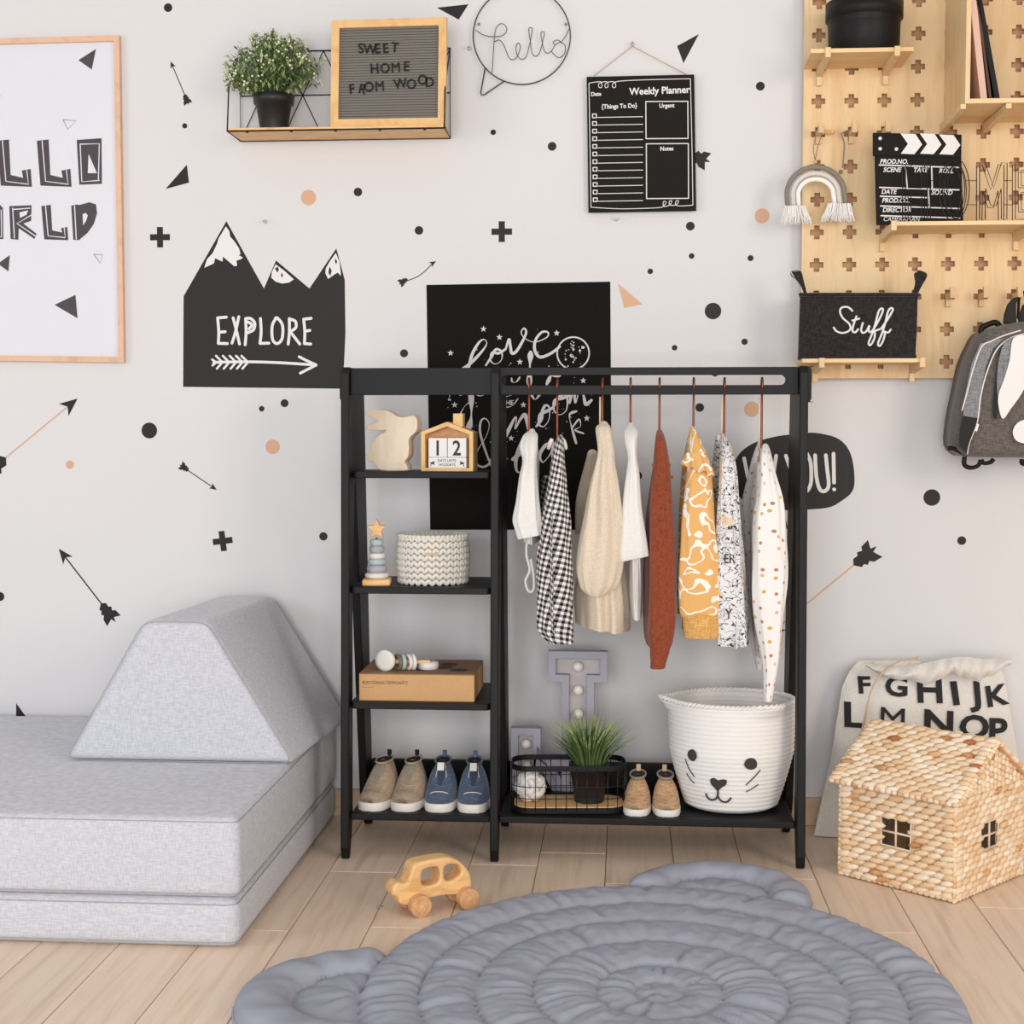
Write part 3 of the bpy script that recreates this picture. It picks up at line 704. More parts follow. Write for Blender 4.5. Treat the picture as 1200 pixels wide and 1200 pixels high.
# ---------------------------------------------------------------- folding sofa
YF = -1.03; XS = -.757
def cushion(name, label, a, b, bev, puff=.004):
    o = thing(name, label, 'mattress', ((a[0]+b[0])/2, b[1], a[2]))
    mb = MB(); d = [b[i]-a[i] for i in range(3)]; mb.box([(a[i]+b[i])/2 for i in range(3)], d, bev, seg=4); build('padded_body', mb, M_SOFA, o, True)
    for z in (a[2]+bev*.45, b[2]-bev*.45):
        i = bev*.12; r = bev*.9
        mb = MB(); P = [(x, y, z) for x, y in rbox(a[0]+i, a[1]+i, b[0]-i, b[1]-i, r, 5)]; mb.tube(P, .0010, 5, True); build('edge_seam', mb, M_PIPE, o, True)
    return o
cushion('lower_mattress', 'grey melange mattress lying on the floor, lower of the two', (-2.25, YF, 0.0), (XS, -.03, .100), .026)
cushion('upper_mattress', 'thicker grey melange mattress stacked on the lower one', (-2.25, YF+.004, .100), (XS+.002, -.03, .262), .020)
wd = thing('wedge_cushion', 'grey trapezoid wedge cushion standing on the mattress', 'cushion', (-1.15, -.3, .262))
yb, yf = -.05, -.56
Pf = [at(75, 899, yf), at(345, 905, yf), at(243, 728, yf), at(167, 727, yf)]
bm = bmesh.new(); vs = []
dx = .035
for y, sh in ((yf, 0), (yb, 1)):
    for p in Pf: vs.append(bm.verts.new((p.x+dx*sh, y+(0 if True else 0), max(p.z, .2635))))
vs[0].co.z = vs[1].co.z = vs[4].co.z = vs[5].co.z = .2635
bm.faces.new(vs[3::-1][:4]) if False else bm.faces.new([vs[0], vs[1], vs[2], vs[3]]); bm.faces.new([vs[7], vs[6], vs[5], vs[4]])
for i in range(4): j = (i+1) % 4; bm.faces.new([vs[j], vs[i], vs[4+i], vs[4+j]])
bmesh.ops.recalc_face_normals(bm, faces=bm.faces)
bmesh.ops.bevel(bm, geom=list(bm.edges), offset=.020, segments=4, affect='EDGES', profile=.5)
bm.verts.index_update(); mb = MB(); mb.add([v.co.copy() for v in bm.verts], [[v.index for v in f.verts] for f in bm.faces]); bm.free(); build('padded_body', mb, M_SOFA, wd, True)
for sh, y in ((0, yf), (dx, yb)):
    mb = MB(); P = [Vector((p.x+sh, 0, max(p.z, .2635))) for p in Pf]; c = sum(P, Vector())/4
    Q = []
    for i in range(4):
        p = P[i]; a = P[i-1]; b = P[(i+1) % 4]; e1 = (a-p).normalized()*.028; e2 = (b-p).normalized()*.028
        for k in range(5): t = k/4; q = (p+e1)*(1-t)**2+p*2*t*(1-t)+(p+e2)*t*t; q = q+(c-q).normalized()*.003; q.y = y+(.004 if y == yf else -.004); Q.append(q)
    mb.tube(Q, .0010, 5, True); build('edge_seam', mb, M_PIPE, wd, True)

# ---------------------------------------------------------------- quilted mat (bear head)
HC = Vector((.066, -1.225)); HR = (.535, .60)
EARS = [(Vector((.205, -.650)), .200, .112, 0), (Vector((-.462, -1.300)), .225, .125, 1)]
def hd(p):   # head distance (metres inside boundary positive), scaled radius
    dx, dy = (p.x-HC.x), (p.y-HC.y); r = sqrt((dx/HR[0])**2+(dy/HR[1])**2); return r
def inside(p):
    d = (1-hd(p))*.56
    for c, ro, ri, _ in EARS: d = max(d, ro-(p-c).length)
    return d
RG = [0, .085, .215, .43, .625, .81, 1.0]
def puff(t): return max(0.0, 1-(2*t-1)**2)**.30
def mh(p):
    r = hd(p); a = atan2(p.y-HC.y, p.x-HC.x)
    if r < 1:
        for i in range(6):
            if RG[i] <= r < RG[i+1]:
                t = (r-RG[i])/(RG[i+1]-RG[i]); t = .5+t/2 if i == 0 else t
                hm = (.010, .015, .021, .023, .023, .025)[i]
                wr = noise.noise(Vector((cos(a)*6+i*9, sin(a)*6, t*1.2)))*.4+.8*noise.noise(Vector((cos(a)*(9+3*i)+i*7, sin(a)*(9+3*i), t*1.1)))+.5*noise.noise(Vector((p.x*45,p.y*45,i)))
                pk = max(0, noise.noise(Vector((cos(a)*(5+2*i)+i*3, sin(a)*(5+2*i), i*5.1+t*.6)))-.20)*3.0
                return .007+puff(t)*(hm+.0055*wr)-pk*.008*puff(t)
    best = 0
    for c, ro, ri, k in EARS:
        d = (p-c).length
        if d < ro:
            aa = atan2(p.y-c.y, p.x-c.x)
            wr = noise.noise(Vector((cos(aa)*4+k*9, sin(aa)*4, d*14)))
            edge = min(1.0, max(0.0, (r-1)*.56/.03))
            if d < ri: t = .5+.5*d/ri; h = .004+puff(t)*(.024+.006*wr)
            else: t = (d-ri)/(ro-ri); h = .004+puff(t)*(.035+.006*wr)
            h = .007+(h-.007)*puff(min(.5, edge/2)) if edge < 1 else h
            best = max(best, h)
    return best if best else .004
st = .0068; x0, x1, y0, y1 = -.74, .64, -1.62, -.42
nx = int((x1-x0)/st); ny = int((y1-y0)/st); D = {}; P2 = {}
for i in range(nx+1):
    for j in range(ny+1):
        p = Vector((x0+i*st, y0+j*st)); D[i, j] = inside(p); P2[i, j] = p
use = {}; mb = MB(); vs = []; fs = []
def vid(i, j):
    if (i, j) in use: return use[i, j]
    p = P2[i, j]; d = D[i, j]
    if d < 0:
        for _ in range(4):
            e = .002; g = Vector((inside(p+Vector((e, 0)))-inside(p-Vector((e, 0))), inside(p+Vector((0, e)))-inside(p-Vector((0, e)))))
            if g.length < 1e-9: break
            p = p-g.normalized()*inside(p)*.9
        vs.append((p.x, p.y, .003))
    else:
        vs.append((p.x, p.y, mh(p)))
    use[i, j] = len(vs)-1; return use[i, j]
for i in range(nx):
    for j in range(ny):
        if max(D[i, j], D[i+1, j], D[i+1, j+1], D[i, j+1]) > 0: fs.append([vid(i, j), vid(i+1, j), vid(i+1, j+1), vid(i, j+1)])
mb.add(vs, fs); mb.v = [p for p in mb.v]
mat_o = thing('quilted_mat', 'blue-grey quilted play mat shaped like a bear head with ring stitching', 'mat', (HC.x, HC.y, 0)); build('padded_quilt', mb, M_MAT, mat_o, True)
edge = []
for i in range(220):
    a = 2*PI*i/220; d = 1.1
    lo, hi = 0, 1.2
    for _ in range(22):
        m_ = (lo+hi)/2; p = HC+Vector((cos(a), sin(a)))*m_
        # outermost crossing
        if any(inside(HC+Vector((cos(a), sin(a)))*(m_+k*.02)) > 0 for k in range(0, 26)): lo = m_
        else: hi = m_
    p = HC+Vector((cos(a), sin(a)))*lo; edge.append((p.x, p.y, .004))
mb = MB(); mb.tube(edge, .0034, 5, True); build('piped_edge', mb, M_MAT, mat_o, True)

# ---------------------------------------------------------------- wooden toy car
f0, f1 = fl(478, 1074), fl(541, 1064); ang = atan2(f1.y-f0.y, f1.x-f0.x)
car = thing('toy_car', 'wooden toy car with round wheels on the floor in front of the rack', 'toy car', ((f0.x+f1.x)/2+.002, (f0.y+f1.y)/2+.028, 0), ang)
Mc = Matrix(((1, 0, 0, 0), (0, 0, -1, 0), (0, 1, 0, 0), (0, 0, 0, 1)))
def cc(pts): # crop8c pixels -> car-side metres (front left)
    k = .113/540
    return [((p[0]-690)*k*1.0, .022+(625+(690-p[0])*.165-p[1])*k*.90) for p in pts]
body = cc([(235, 665), (215, 600), (150, 560), (160, 470), (215, 420), (300, 425), (345, 340), (370, 240), (440, 190), (600, 150), (760, 128), (860, 150), (940, 210), (1000, 290), (1025, 370), (1028, 470), (1000, 560), (880, 560), (780, 560), (660, 575), (520, 615), (420, 660), (330, 680)])
win1 = cc([(475, 300), (520, 262), (600, 240), (655, 250), (668, 320), (655, 400), (600, 440), (500, 455), (472, 410)])
win2 = cc([(722, 260), (760, 215), (830, 205), (885, 225), (905, 290), (880, 340), (800, 392), (745, 395), (720, 350)])
sm = lambda P: [tuple(v) for v in cat([Vector(p) for p in P], 4, True)]
mb = MB(); mb.curve([sm(body), sm(win1), sm(win2)], .017, .006, Mc); build('car_body', mb, M_PINE, car)
for s in (-1, 1):
    for xx in (-.0555, .0555):
        mb = MB(); y = s*.034; mb.cyl((xx, s*.023, .023), (xx, s*.043, .023), .023, n=28); o = build('wheel', mb, M_END, car)
        mb = MB(); mb.cyl((xx, s*.043, .023), (xx, s*.0442, .023), .0045, n=12); build('axle_end', mb, M_PINE, o)
mb = MB(); mb.tube([(-.126, 0, .022), (-.132, 0, .022)], .0012); mb.tube([(-.135+.004*cos(a), 0, .022+.004*sin(a)) for a in [k*PI/5 for k in range(10)]], .001, 5, True); build('screw_eye', mb, M_STEEL, car)

# ---------------------------------------------------------------- wicker house
A0, A1, A2 = fl(984, 1025), fl(1118, 1059), fl(1186, 1020)
ha = atan2(A1.y-A0.y, A1.x-A0.x); Lx = (A1-A0).length; Ly = .30; ZW = .224; ZR = .334
hs = thing('wicker_house', 'woven wicker storage house with a pitched roof and small paned windows', 'basket', (A0.x, A0.y, 0), ha)
def weave(mb, O, U, V, N, nu, nv, wu, wv, skip=None, tilt=.35, th_=.007, clip=None):
    for j in range(nv):
        for i in range(nu+(j % 2)):
            u = (i+.5-(.5 if j % 2 else 0))/nu; v = (j+.5)/nv
            u = min(max(u, .045), .955)
            if skip and skip(u, v): continue
            if clip and not clip(u, v): continue
            c = O+U*u+V*v+N*R.uniform(-.001, .002)
            ux = U.normalized(); vx = V.normalized()
            rm = Matrix((ux, vx, N)).transposed().to_4x4()
            mb.ct = R.uniform(.22, 1) if R.random() < .965 else R.uniform(-.1, .1)
            mb.ball(c, (U.length/nu*wu*R.uniform(.85, 1.15), V.length/nv*wv*R.uniform(.85, 1.1), th_), 7, 4, rm @ Matrix.Rotation(tilt*(1 if R.random() < .8 else .4)*(1 if j % 2 else .8), 4, 'Z'))
X, Y_, Z_ = Vector((1, 0, 0)), Vector((0, 1, 0)), Vector((0, 0, 1))
def wallpart(name, O, U, V, N, nu, nv, win=None):
    mb = MB(); skip = None
    if win: skip = lambda u, v: win[0] < u < win[1] and win[2] < v < win[3]
    weave(mb, O, U, V, N, nu, nv, .66, .62, skip, .22)
    o = build(name, mb, M_WICK, hs, kind='stuff')
    # backing panel with window hole
    b = MB(); ul, vl = U.length, V.length; m = Matrix((U.normalized(), V.normalized(), N)).transposed().to_4x4(); m.translation = O-N*.004
    loops = [[(0, 0), (ul, 0), (ul, vl), (0, vl)]]
    if win: loops.append([(win[0]*ul, win[2]*vl), (win[1]*ul, win[2]*vl), (win[1]*ul, win[3]*vl), (win[0]*ul, win[3]*vl)])
    b.ct = .2; b.curve(loops, .002, 0, m); b.tone[0] = .21; build('backing_panel', b, M_WICK, o)
    if win:
        f = MB(); f.M = m; a, c, d, e = win[0]*ul, win[1]*ul, win[2]*vl, win[3]*vl; z = .004
        f.tube([(a, d, z), (c, d, z), (c, e, z), (a, e, z)], .003, 6, True); f.tone = [.5]*len(f.tone)
        f.tube([((a+c)/2, d, z), ((a+c)/2, e, z)], .0026); f.tube([(a, (d+e)/2, z), (c, (d+e)/2, z)], .0026); build('window_frame', f, M_CREAM, o)
wallpart('front_wall', Vector((0, 0, .006)), X*Lx, Z_*(ZW-.006), -Y_, 9, 16, (.37, .63, .40, .70))
wallpart('right_wall', Vector((Lx, 0, .006)), Y_*Ly, Z_*(ZW-.006), X, 10, 16, (.36, .62, .40, .68))
wallpart('back_wall', Vector((Lx, Ly, .006)), -X*Lx, Z_*(ZW-.006), Y_, 11, 12)
wallpart('left_wall', Vector((0, Ly, .006)), -Y_*Ly, Z_*(ZW-.006), -X, 11, 12)
ov = .018; e0 = Vector((-ov, -ov, ZW-.004)); r0 = Vector((-ov, Ly/2, ZR)); e1 = Vector((-ov, Ly+ov, ZW-.004))
def roofp(O, V, nm):
    U = X*(Lx+2*ov); N = U.cross(V).normalized()
    if N.z < 0: N = -N
    mb = MB(); weave(mb, O+N*.004, U, V, N, 11, 15, .62, .62, None, .3, .007); o = build(nm, mb, M_WICK, hs, kind='stuff')
    b = MB(); b.ct = .2; b.add([O-N*.003, O+U-N*.003, O+U+V-N*.003, O+V-N*.003, O, O+U, O+U+V, O+V], [[0, 1, 2, 3], [4, 5, 6, 7], [0, 1, 5, 4], [1, 2, 6, 5], [2, 3, 7, 6], [3, 0, 4, 7]], flat=True); b.tone[0] = .21; build('backing_panel', b, M_WICK, o)
roofp(e0, r0-e0, 'roof_panel'); roofp(e1, r0-e1, 'roof_panel')
mb = MB(); pth = []
for a, b in ((e0, e0+X*(Lx+2*ov)), (e0+X*(Lx+2*ov), r0+X*(Lx+2*ov)), (r0+X*(Lx+2*ov), e1+X*(Lx+2*ov)), (e1+X*(Lx+2*ov), e1), (e1, r0), (r0, e0), (r0, r0+X*(Lx+2*ov))):
    n = 22
    for i in range(n):
        c = a.lerp(b, (i+.5)/n); mb.ct = R.random(); dr = (b-a).normalized()
        mb.ball(c+Vector((0, 0, .001)), ((b-a).length/n*.7, .0065, .006), 6, 4, dr.to_track_quat('X', 'Z').to_matrix().to_4x4() @ Matrix.Rotation(.35, 4, 'Z'))
build('braided_roof_edge', mb, M_WICK, hs, kind='stuff')
mb = MB()
for a, b in ((Vector((0, 0, .006)), Vector((Lx, 0, .006))), (Vector((Lx, 0, .006)), Vector((Lx, Ly, .006))), (Vector((Lx, Ly, .006)), Vector((0, Ly, .006))), (Vector((0, Ly, .006)), Vector((0, 0, .006))), (Vector((0, 0, 0)), Vector((0, 0, ZW))), (Vector((Lx, 0, 0)), Vector((Lx, 0, ZW))), (Vector((Lx, Ly, 0)), Vector((Lx, Ly, ZW))), (Vector((0, Ly, 0)), Vector((0, Ly, ZW)))):
    n = 20
    for i in range(n):
        mb.ct = R.random(); dr = (b-a).normalized()
        mb.ball(a.lerp(b, (i+.5)/n)+Vector((0, 0, .0005)), ((b-a).length/n*.68, .006, .0055), 6, 4, dr.to_track_quat('X', 'Z').to_matrix().to_4x4() @ Matrix.Rotation(.3, 4, 'Z'))
build('braided_wall_edge', mb, M_WICK, hs, kind='stuff')
for xx, N in ((Lx, X), (0, -X)):   # gables
    mb = MB(); O = Vector((xx, 0, ZW)); U = Y_*Ly; V = Z_*(ZR-ZW)
    weave(mb, O, V, U, N, 8, 17, .62, .6, None, .25, .006, lambda u, v: u < 1.0-abs(v-.5)*2+.04)
    o = build('gable_panel', mb, M_WICK, hs, kind='stuff')
    b = MB(); b.ct = .2; b.add([O-N*.004, O+U-N*.004, O+U/2+V-N*.004, O-N*.002, O+U-N*.002, O+U/2+V-N*.002], [[0, 1, 2], [3, 4, 5]], flat=True); b.tone[0] = .21; build('backing_panel', b, M_WICK, o)
mb = MB(); mb.bb((.01, .01, .004), (Lx-.01, Ly-.01, .008)); build('base_panel', mb, M_CARDT, hs)

# ---------------------------------------------------------------- alphabet tote bag
ob2 = (930, 740, 3.5294)
tb = thing('fabric_bag', 'natural cotton drawstring bag printed with black alphabet letters, behind the wicker house', 'bag', (.8, -.07, 0))
def bagfront(u, v):  # u 0..1 left-right, v 0..1 bottom-top ; returns world point of the front sheet
    # silhouette from the photograph, on a leaning plane
    py = 990-(990-778)*v
    L = [(0, 952), (.12, 958), (.45, 975), (.65, 982), (.85, 990), (.95, 1000), (1, 1010)]
    Rr = [(0, 1215), (.5, 1196), (.8, 1186), (.93, 1183), (1, 1165)]
    def ip(T, v):
        for a, b in zip(T, T[1:]):
            if v <= b[0]: return a[1]+(b[1]-a[1])*(v-a[0])/(b[0]-a[0])
        return T[-1][1]
    px = ip(L, v)+(ip(Rr, v)-ip(L, v))*u
    return px, py
def bagpt(u, v, s):
    yc = -.115+.05*v; bul = sin(PI*min(max(u, 0), 1))**.6*sin(PI*min(1, .12+v*.9))**.5
    n = noise.noise(Vector((u*4, v*3, 1.7)))*.010+noise.noise(Vector((u*11+v*4, v*9, 5)))*.004
    if v > .84: n += .007*sin(u*44+3*sin(v*9))*(v-.84)/.16
    Y = yc-s*(.042*bul)+(-n if s > 0 else 0)
    px, py = bagfront(u, v); p = at(px, py, -.12); f_ = 1
    return Vector((p.x, min(Y, -.018), max(.002, p.z)))
mb = MB(); nu, nv = 48, 36
for s in (1, -1):
    vs = [bagpt(i/nu, j/nv, s) for j in range(nv+1) for i in range(nu+1)]
    fs = [[j*(nu+1)+i, j*(nu+1)+i+1, (j+1)*(nu+1)+i+1, (j+1)*(nu+1)+i] for j in range(nv) for i in range(nu)]
    mb.add(vs, fs if s > 0 else [f[::-1] for f in fs])
build('bag_body', mb, M_TOTE, tb, True)
# gathered cloth folded over the top
mb = MB(); nu, nv = 60, 10; vs = []
for j in range(nv+1):
    for i in range(nu+1):
        u = i/nu; t = j/nv
        px = 1012+(1184-1012)*u; top = 776+6*sin(u*7)-10*(u > .82)*(u-.82)*5
        dep = 12+9*sin(u*PI)+4*sin(u*17)
        if u < .25: dep *= .2+.8*u/.25
        if .62 < u < .8: dep += 7
        py = top+dep*t; p = at(px, py, -.12)
        ruf = .010*sin(u*58+4*t+3*sin(u*9))*(.4+.6*t)
        vs.append(Vector((p.x, -.108-.030*sin(PI*min(1, t*.75+.1))-ruf*.8, p.z)))
mb.add(vs, [[j*(nu+1)+i, j*(nu+1)+i+1, (j+1)*(nu+1)+i+1, (j+1)*(nu+1)+i] for j in range(nv) for i in range(nu)])
build('folded_top', mb, M_TOTE, tb, True)
for a in (0, .006):
    mb = MB(); mb.tube([at(px, py, -.165)+Vector((0, 0, 0)) for px, py in cat([Vector(v) for v in [(1076, 770+a*300), (1052, 776), (1032, 790+a*200), (1020, 812), (1014-a*300, 845), (1008, 862)]], 5)], .0019, 6); build('drawstring', mb, M_CORD, tb, True)
def tl(ch, x, y, h, rot=0, sx=1.0):
    sx *= .95
    px, py = 930+x/3.5294, 740+y/3.5294; 
    mb = MB(); sz = h/3.5294/470*1.52; mb.text(ch, sz, 0, sz*.03, Matrix.Rotation(rot, 4, 'Z') @ Matrix.Diagonal((sx, 1, 1, 1)), 'CENTER')
    out = []
    for p in mb.v:
        q = at(px, py, -.12); x_, z_ = q.x+p.x, q.z+p.y
        # find sheet position
        pp = pjx(x_, -.12, z_); v = (990-pp[1])/212; 
        lo, hi = bagfront(0, v)[0], bagfront(1, v)[0]; u = (pp[0]-lo)/(hi-lo)
        b = bagpt(u, v, 1); out.append(Vector((x_, b.y-.0055, z_)))
    mb.v = out; build('letter', mb, M_STICK2, tb, True)
def pjx(x, y, z):
    v = Vector((x, y-CY, z-H)); return (600+F*v.dot(cr)/v.dot(cf), 600-F*v.dot(cu)/v.dot(cf))
M_STICK2 = plain('black_fabric_print', '#262424', .85)
tl('F', 300, 262, 62, .05, 1.3); tl('G', 430, 270, 72, -.05, 1.3); tl('H', 570, 296, 92, 0, 1.2); tl('I', 678, 304, 84, .1, 1.4); tl('J', 770, 304, 84, .05, 1.3); tl('K', 852, 312, 76, .12, 1.3)
tl('L', 250, 398, 92, 0, 1.3); tl('M', 408, 404, 84, -.05, 1.25); tl('N', 598, 424, 90, -.05, 1.3); tl('O', 748, 440, 86, 0, 1.25); tl('P', 846, 462, 92, -.03, 1.2)

# ---------------------------------------------------------------- garments on the rail
def loft(mb, secs, n=36, cap=True, fold=0.0, fk=5, seed=0, slant=.0, pe=1.0):
    # secs: (z, xc, yc, hx, hy); closed loops stacked, uv in metres
    z, xc, yc, hx, hy = secs[0]; secs = [(z+.0075, xc, yc+.004, hx*.2, hy*.2), (z+.0055, xc, yc+.002, hx*.66, hy*.66)]+list(secs)
    vs = []; fs = []; uv = []
    per = max(2*PI*sqrt((s[3]**2+s[4]**2)/2) for s in secs)
    for j, (z, xc, yc, hx, hy) in enumerate(secs):
        for k in range(n+1):
            a = 2*PI*k/n
            ca, sa = cos(a), sin(a)
            f_ = 1+fold*sin(fk*a+seed+z*9)+fold*.6*sin((fk+3)*a+seed*2.3-z*14)
            x = hx*(abs(ca)**pe)*(1 if ca >= 0 else -1); y = hy*(abs(sa)**pe)*(1 if sa >= 0 else -1)
            nz = noise.noise(Vector((xc*9+x*20+seed, y*12, z*9)))*.004
            g_ = 1+fold*(1.6*sin(fk*a*.5+seed+z*6)*sin(a*1.5+seed*3)+6*noise.noise(Vector((ca*3+seed*5, sa*1.5, z*5))))
            tt = j/max(1, len(secs)-1); zz = z+slant*x*tt*tt
            vs.append((xc+x*f_+nz, yc+y*g_+nz, zz)); uv.append((per*k/n+seed, z))
    for j in range(len(secs)-1):
        for k in range(n): fs.append([j*(n+1)+k, j*(n+1)+k+1, (j+1)*(n+1)+k+1, (j+1)*(n+1)+k])
    mb.add(vs, fs, uv)
    if cap:
        for j in (0, len(secs)-1):
            mb.add(vs[j*(n+1):j*(n+1)+n], [list(range(n))], uv[j*(n+1):j*(n+1)+n])
    return mb
def pxsecs(lst, Y, hyf, sub=5):
    # (py, xl, xr) silhouette rows from the photograph at depth plane Y -> smooth list of sections
    L = [Vector(p) for p in lst]; L = cat(L, sub)
    out = []
    N = len(L)
    for i, (py, xl, xr) in enumerate(L):
        a = at(xl, py, Y); b = at(xr, py, Y); t = i/(N-1)
        hy = hyf(t) if callable(hyf) else hyf
        out.append((a.z, (a.x+b.x)/2, Y, max(.002, (b.x-a.x)/2), hy))
    return out
RY = YB
def hanger(px, ytop, yneck, label, dual=0, tw=0.0, grp=True):
    a = at(px, ytop+4, RY-.0); b = at(px, yneck, RY)
    X0 = a.x; zt = zb0+.022+.0035   # hook rests on the lower bar of the slotted beam
    h = thing('clothes_hanger', label, 'hanger', (X0, RY, zt), tw)
    mb = MB(); r = .0125
    P = [Vector((0, r*1.0*cos(t_), -.0165+r*1.35+r*1.35*sin(t_)-.004)) for t_ in [radians(-20+i*14) for i in range(17)]]
    P = [p+Vector((0, 0, .0)) for p in P]
    zn = b.z-zt
    P += [Vector((0, -.004, P[-1].z-.012)), Vector((0, 0, P[-1].z-.030)), Vector((0, 0, zn+.02)), Vector((0, 0, zn-.015))]
    mb.tube(cat(P, 3), .0027, 8); build('hook', mb, M_COPPER, h)
    mb = MB(); S = cat([Vector(v) for v in [(0, -.092, zn-.046), (0, -.06, zn-.034), (0, -.03, zn-.020), (0, 0, zn-.006), (0, .03, zn-.020), (0, .06, zn-.034), (0, .092, zn-.046)]], 4)
    mb.tube(S, .0045, 8); build('shoulder_bar', mb, M_CREAM, h)
    if dual: mb = MB(); mb.tube([(-.0055, 0, -.030), (-.0055, 0, zn-.01)], .0022, 6); build('neck_post', mb, M_CREAM, h)
    return h, X0, b.z
def garment(name, cat_, label, hlabel, px, yneck, mat, sleeve=None, body=None, back=None, ys=-.448, dual=0, seed=0, fold=.05, hs_=.014, cuff=None, sl=0, bsl=0):
    h, X0, zn = hanger(px, 448, yneck, hlabel, dual)
    g = thing(name, label, cat_, (X0, RY, zn-.02))
    if body:
        mb = MB(); s = pxsecs(body, -.37, lambda t: .02+.095*min(1, t*3.2)); s = [(z, x, RY, hx, hy) for z, x, y, hx, hy in s]
        loft(mb, s, 64, True, fold, 9, seed+1, bsl); build('body', mb, mat, g, True)
    if sleeve:
        mb = MB(); s = pxsecs(sleeve, ys, lambda t: .013+hs_*sin(PI*min(1, t*.8+.15)))
        n = len(s); s = [(z, x, ys+.075*max(0, (1-i/(n*.32)))**1.4, hx, hy) for i, (z, x, y, hx, hy) in enumerate(s)]
        loft(mb, s, 60, True, fold, 6, seed, sl, .8); build('sleeve', mb, mat, g, True)
    if back:
        mb = MB(); s = pxsecs(back, -.22, .014); n = len(s); s = [(z, x, -.205-.05*max(0, 1-i/(n*.3)), hx, hy) for i, (z, x, y, hx, hy) in enumerate(s)]
        loft(mb, s, 36, True, fold, 5, seed+4); build('sleeve', mb, mat, g, True)
    return g
g1 = garment('baby_tee', 'tee', 'small white baby tee on the leftmost hanger with a strap dangling below', 'leftmost copper hook hanger on the rail, nearest the divider', 620, 508, M_CWHITE,
  [(506, 617, 625), (510, 612, 629), (523, 609, 630), (540, 613, 629), (560, 609, 629), (585, 605, 631), (606, 601, 633), (618, 604, 634), (629, 608, 635)],
  [(508, 619, 623), (525, 615, 628), (560, 614, 629), (600, 614, 631), (635, 615, 630)], None, seed=.5, sl=.2, fold=.06)
mb = MB(); mb.tube([at(x, y, -.40) for x, y in cat([Vector(v) for v in [(618, 632), (617, 650), (621, 668), (616, 680), (618, 690), (622, 694), (626, 688), (625, 670), (622, 655)]], 4)], .0035, 6); build('strap', mb, M_CWHITE, g1, True)
g2 = garment('gingham_shirt', 'shirt', 'black and white gingham shirt hanging between the white baby tee and the sand blouse', 'copper hook hanger holding the gingham shirt', 653, 520, M_GING,
  [(513, 651, 659), (520, 648, 661), (543, 644, 662), (576, 640, 665), (610, 635.5, 669), (660, 631, 671), (710, 629, 671), (735, 630, 671), (745, 635, 671), (754, 643, 671)],
  [(520, 652, 658), (560, 648, 660), (620, 640, 664), (700, 636, 667), (738, 638, 668)], [(560, 636, 646), (590, 632, 646), (620, 634, 650)], seed=1.3, fold=.05)
mb = MB()
for s in (-1, 1): mb.tube([at(653+s*6+k*s*1.2, 514+k*3.2, -.40) for k in range(5)], [.004, .006, .006, .005, .003], 8)
build('collar', mb, M_GING, g2, True)
g3 = garment('sand_blouse', 'blouse', 'sand beige blouse with a gathered puff sleeve, third from the left on the rail', 'copper hook hanger holding the sand blouse', 706, 500, M_CBEIGE,
  [(497, 701, 712), (503, 697, 716), (527, 699, 720), (543, 697, 720), (576, 690, 726), (610, 684, 730), (643, 679, 730), (668, 676, 727), (685, 679, 722), (693, 684, 715), (699, 694, 706)],
  [(500, 704, 709), (540, 699, 716), (600, 690, 724), (650, 684, 730), (690, 676, 735), (725, 675, 738), (735, 675, 738)], [(530, 688, 699), (560, 680, 696), (590, 675, 694), (626, 674, 690)], dual=1, seed=2.1, fold=.05, hs_=.02, bsl=-.15)
mb = MB(); mb.tube([at(x, y, -.462) for x, y in cat([Vector(v) for v in [(688, 617), (700, 622), (714, 625), (728, 632)]], 5)], .0014, 5); build('gathered_seam', mb, M_CBEIGE, g3, True)
g4 = garment('plain_tee', 'tee', 'plain white tee knotted at the shoulder beside the rust cardigan', 'copper hook hanger holding the plain white tee', 739, 502, M_CWHITE,
  [(499, 736, 744), (506, 732, 748), (518, 732, 746), (536, 735, 745), (560, 733, 749), (610, 727, 755), (640, 724, 758.5), (650, 724, 759.5), (655, 725, 759.5)],
  [(508, 738, 743), (560, 737, 747), (610, 735, 751), (655, 737, 754), (700, 737, 753), (722, 739, 752)], None, seed=3.3, fold=.04, sl=.21)
g5 = garment('bobble_cardigan', 'cardigan', 'rust brown knitted cardigan with bobbles and a ribbed cuff', 'copper hook hanger holding the rust cardigan', 773, 510, M_CRUST,
  [(507, 770, 777.5), (516, 768.5, 780), (543, 765, 783.5), (576, 763, 787), (610, 762, 790), (643, 761, 791), (693, 760, 792), (726, 758.5, 792), (750, 759, 789), (759, 760.5, 786), (767, 760.5, 784), (780, 762, 780)],
  [(516, 770, 777), (560, 763, 780), (610, 758, 786), (690, 755.5, 787), (750, 757, 782), (765, 770, 784)], None, seed=4.4, fold=.03)
mb = MB()
for j in range(15):
    for i in range(3):
        yy = 545+j*14+(i % 2)*7; xx = 766+i*9+(j % 2)*3-j*.12
        if yy > 752: continue
        p = at(xx, yy, -.47); p.y = -.448-.0300*sqrt(max(.1, 1-((xx-776)/16)**2)); mb.ball(p, .0042, 8, 6)
build('bobbles', mb, M_CRUST, g5, True, 'stuff')
mb = MB(); loft(mb, pxsecs([(757, 761, 786), (762, 761.5, 783), (783, 762, 778.5)], -.4485, .0175), 44, True, .03, 18, 0); build('ribbed_cuff', mb, M_CRUST, g5, True)
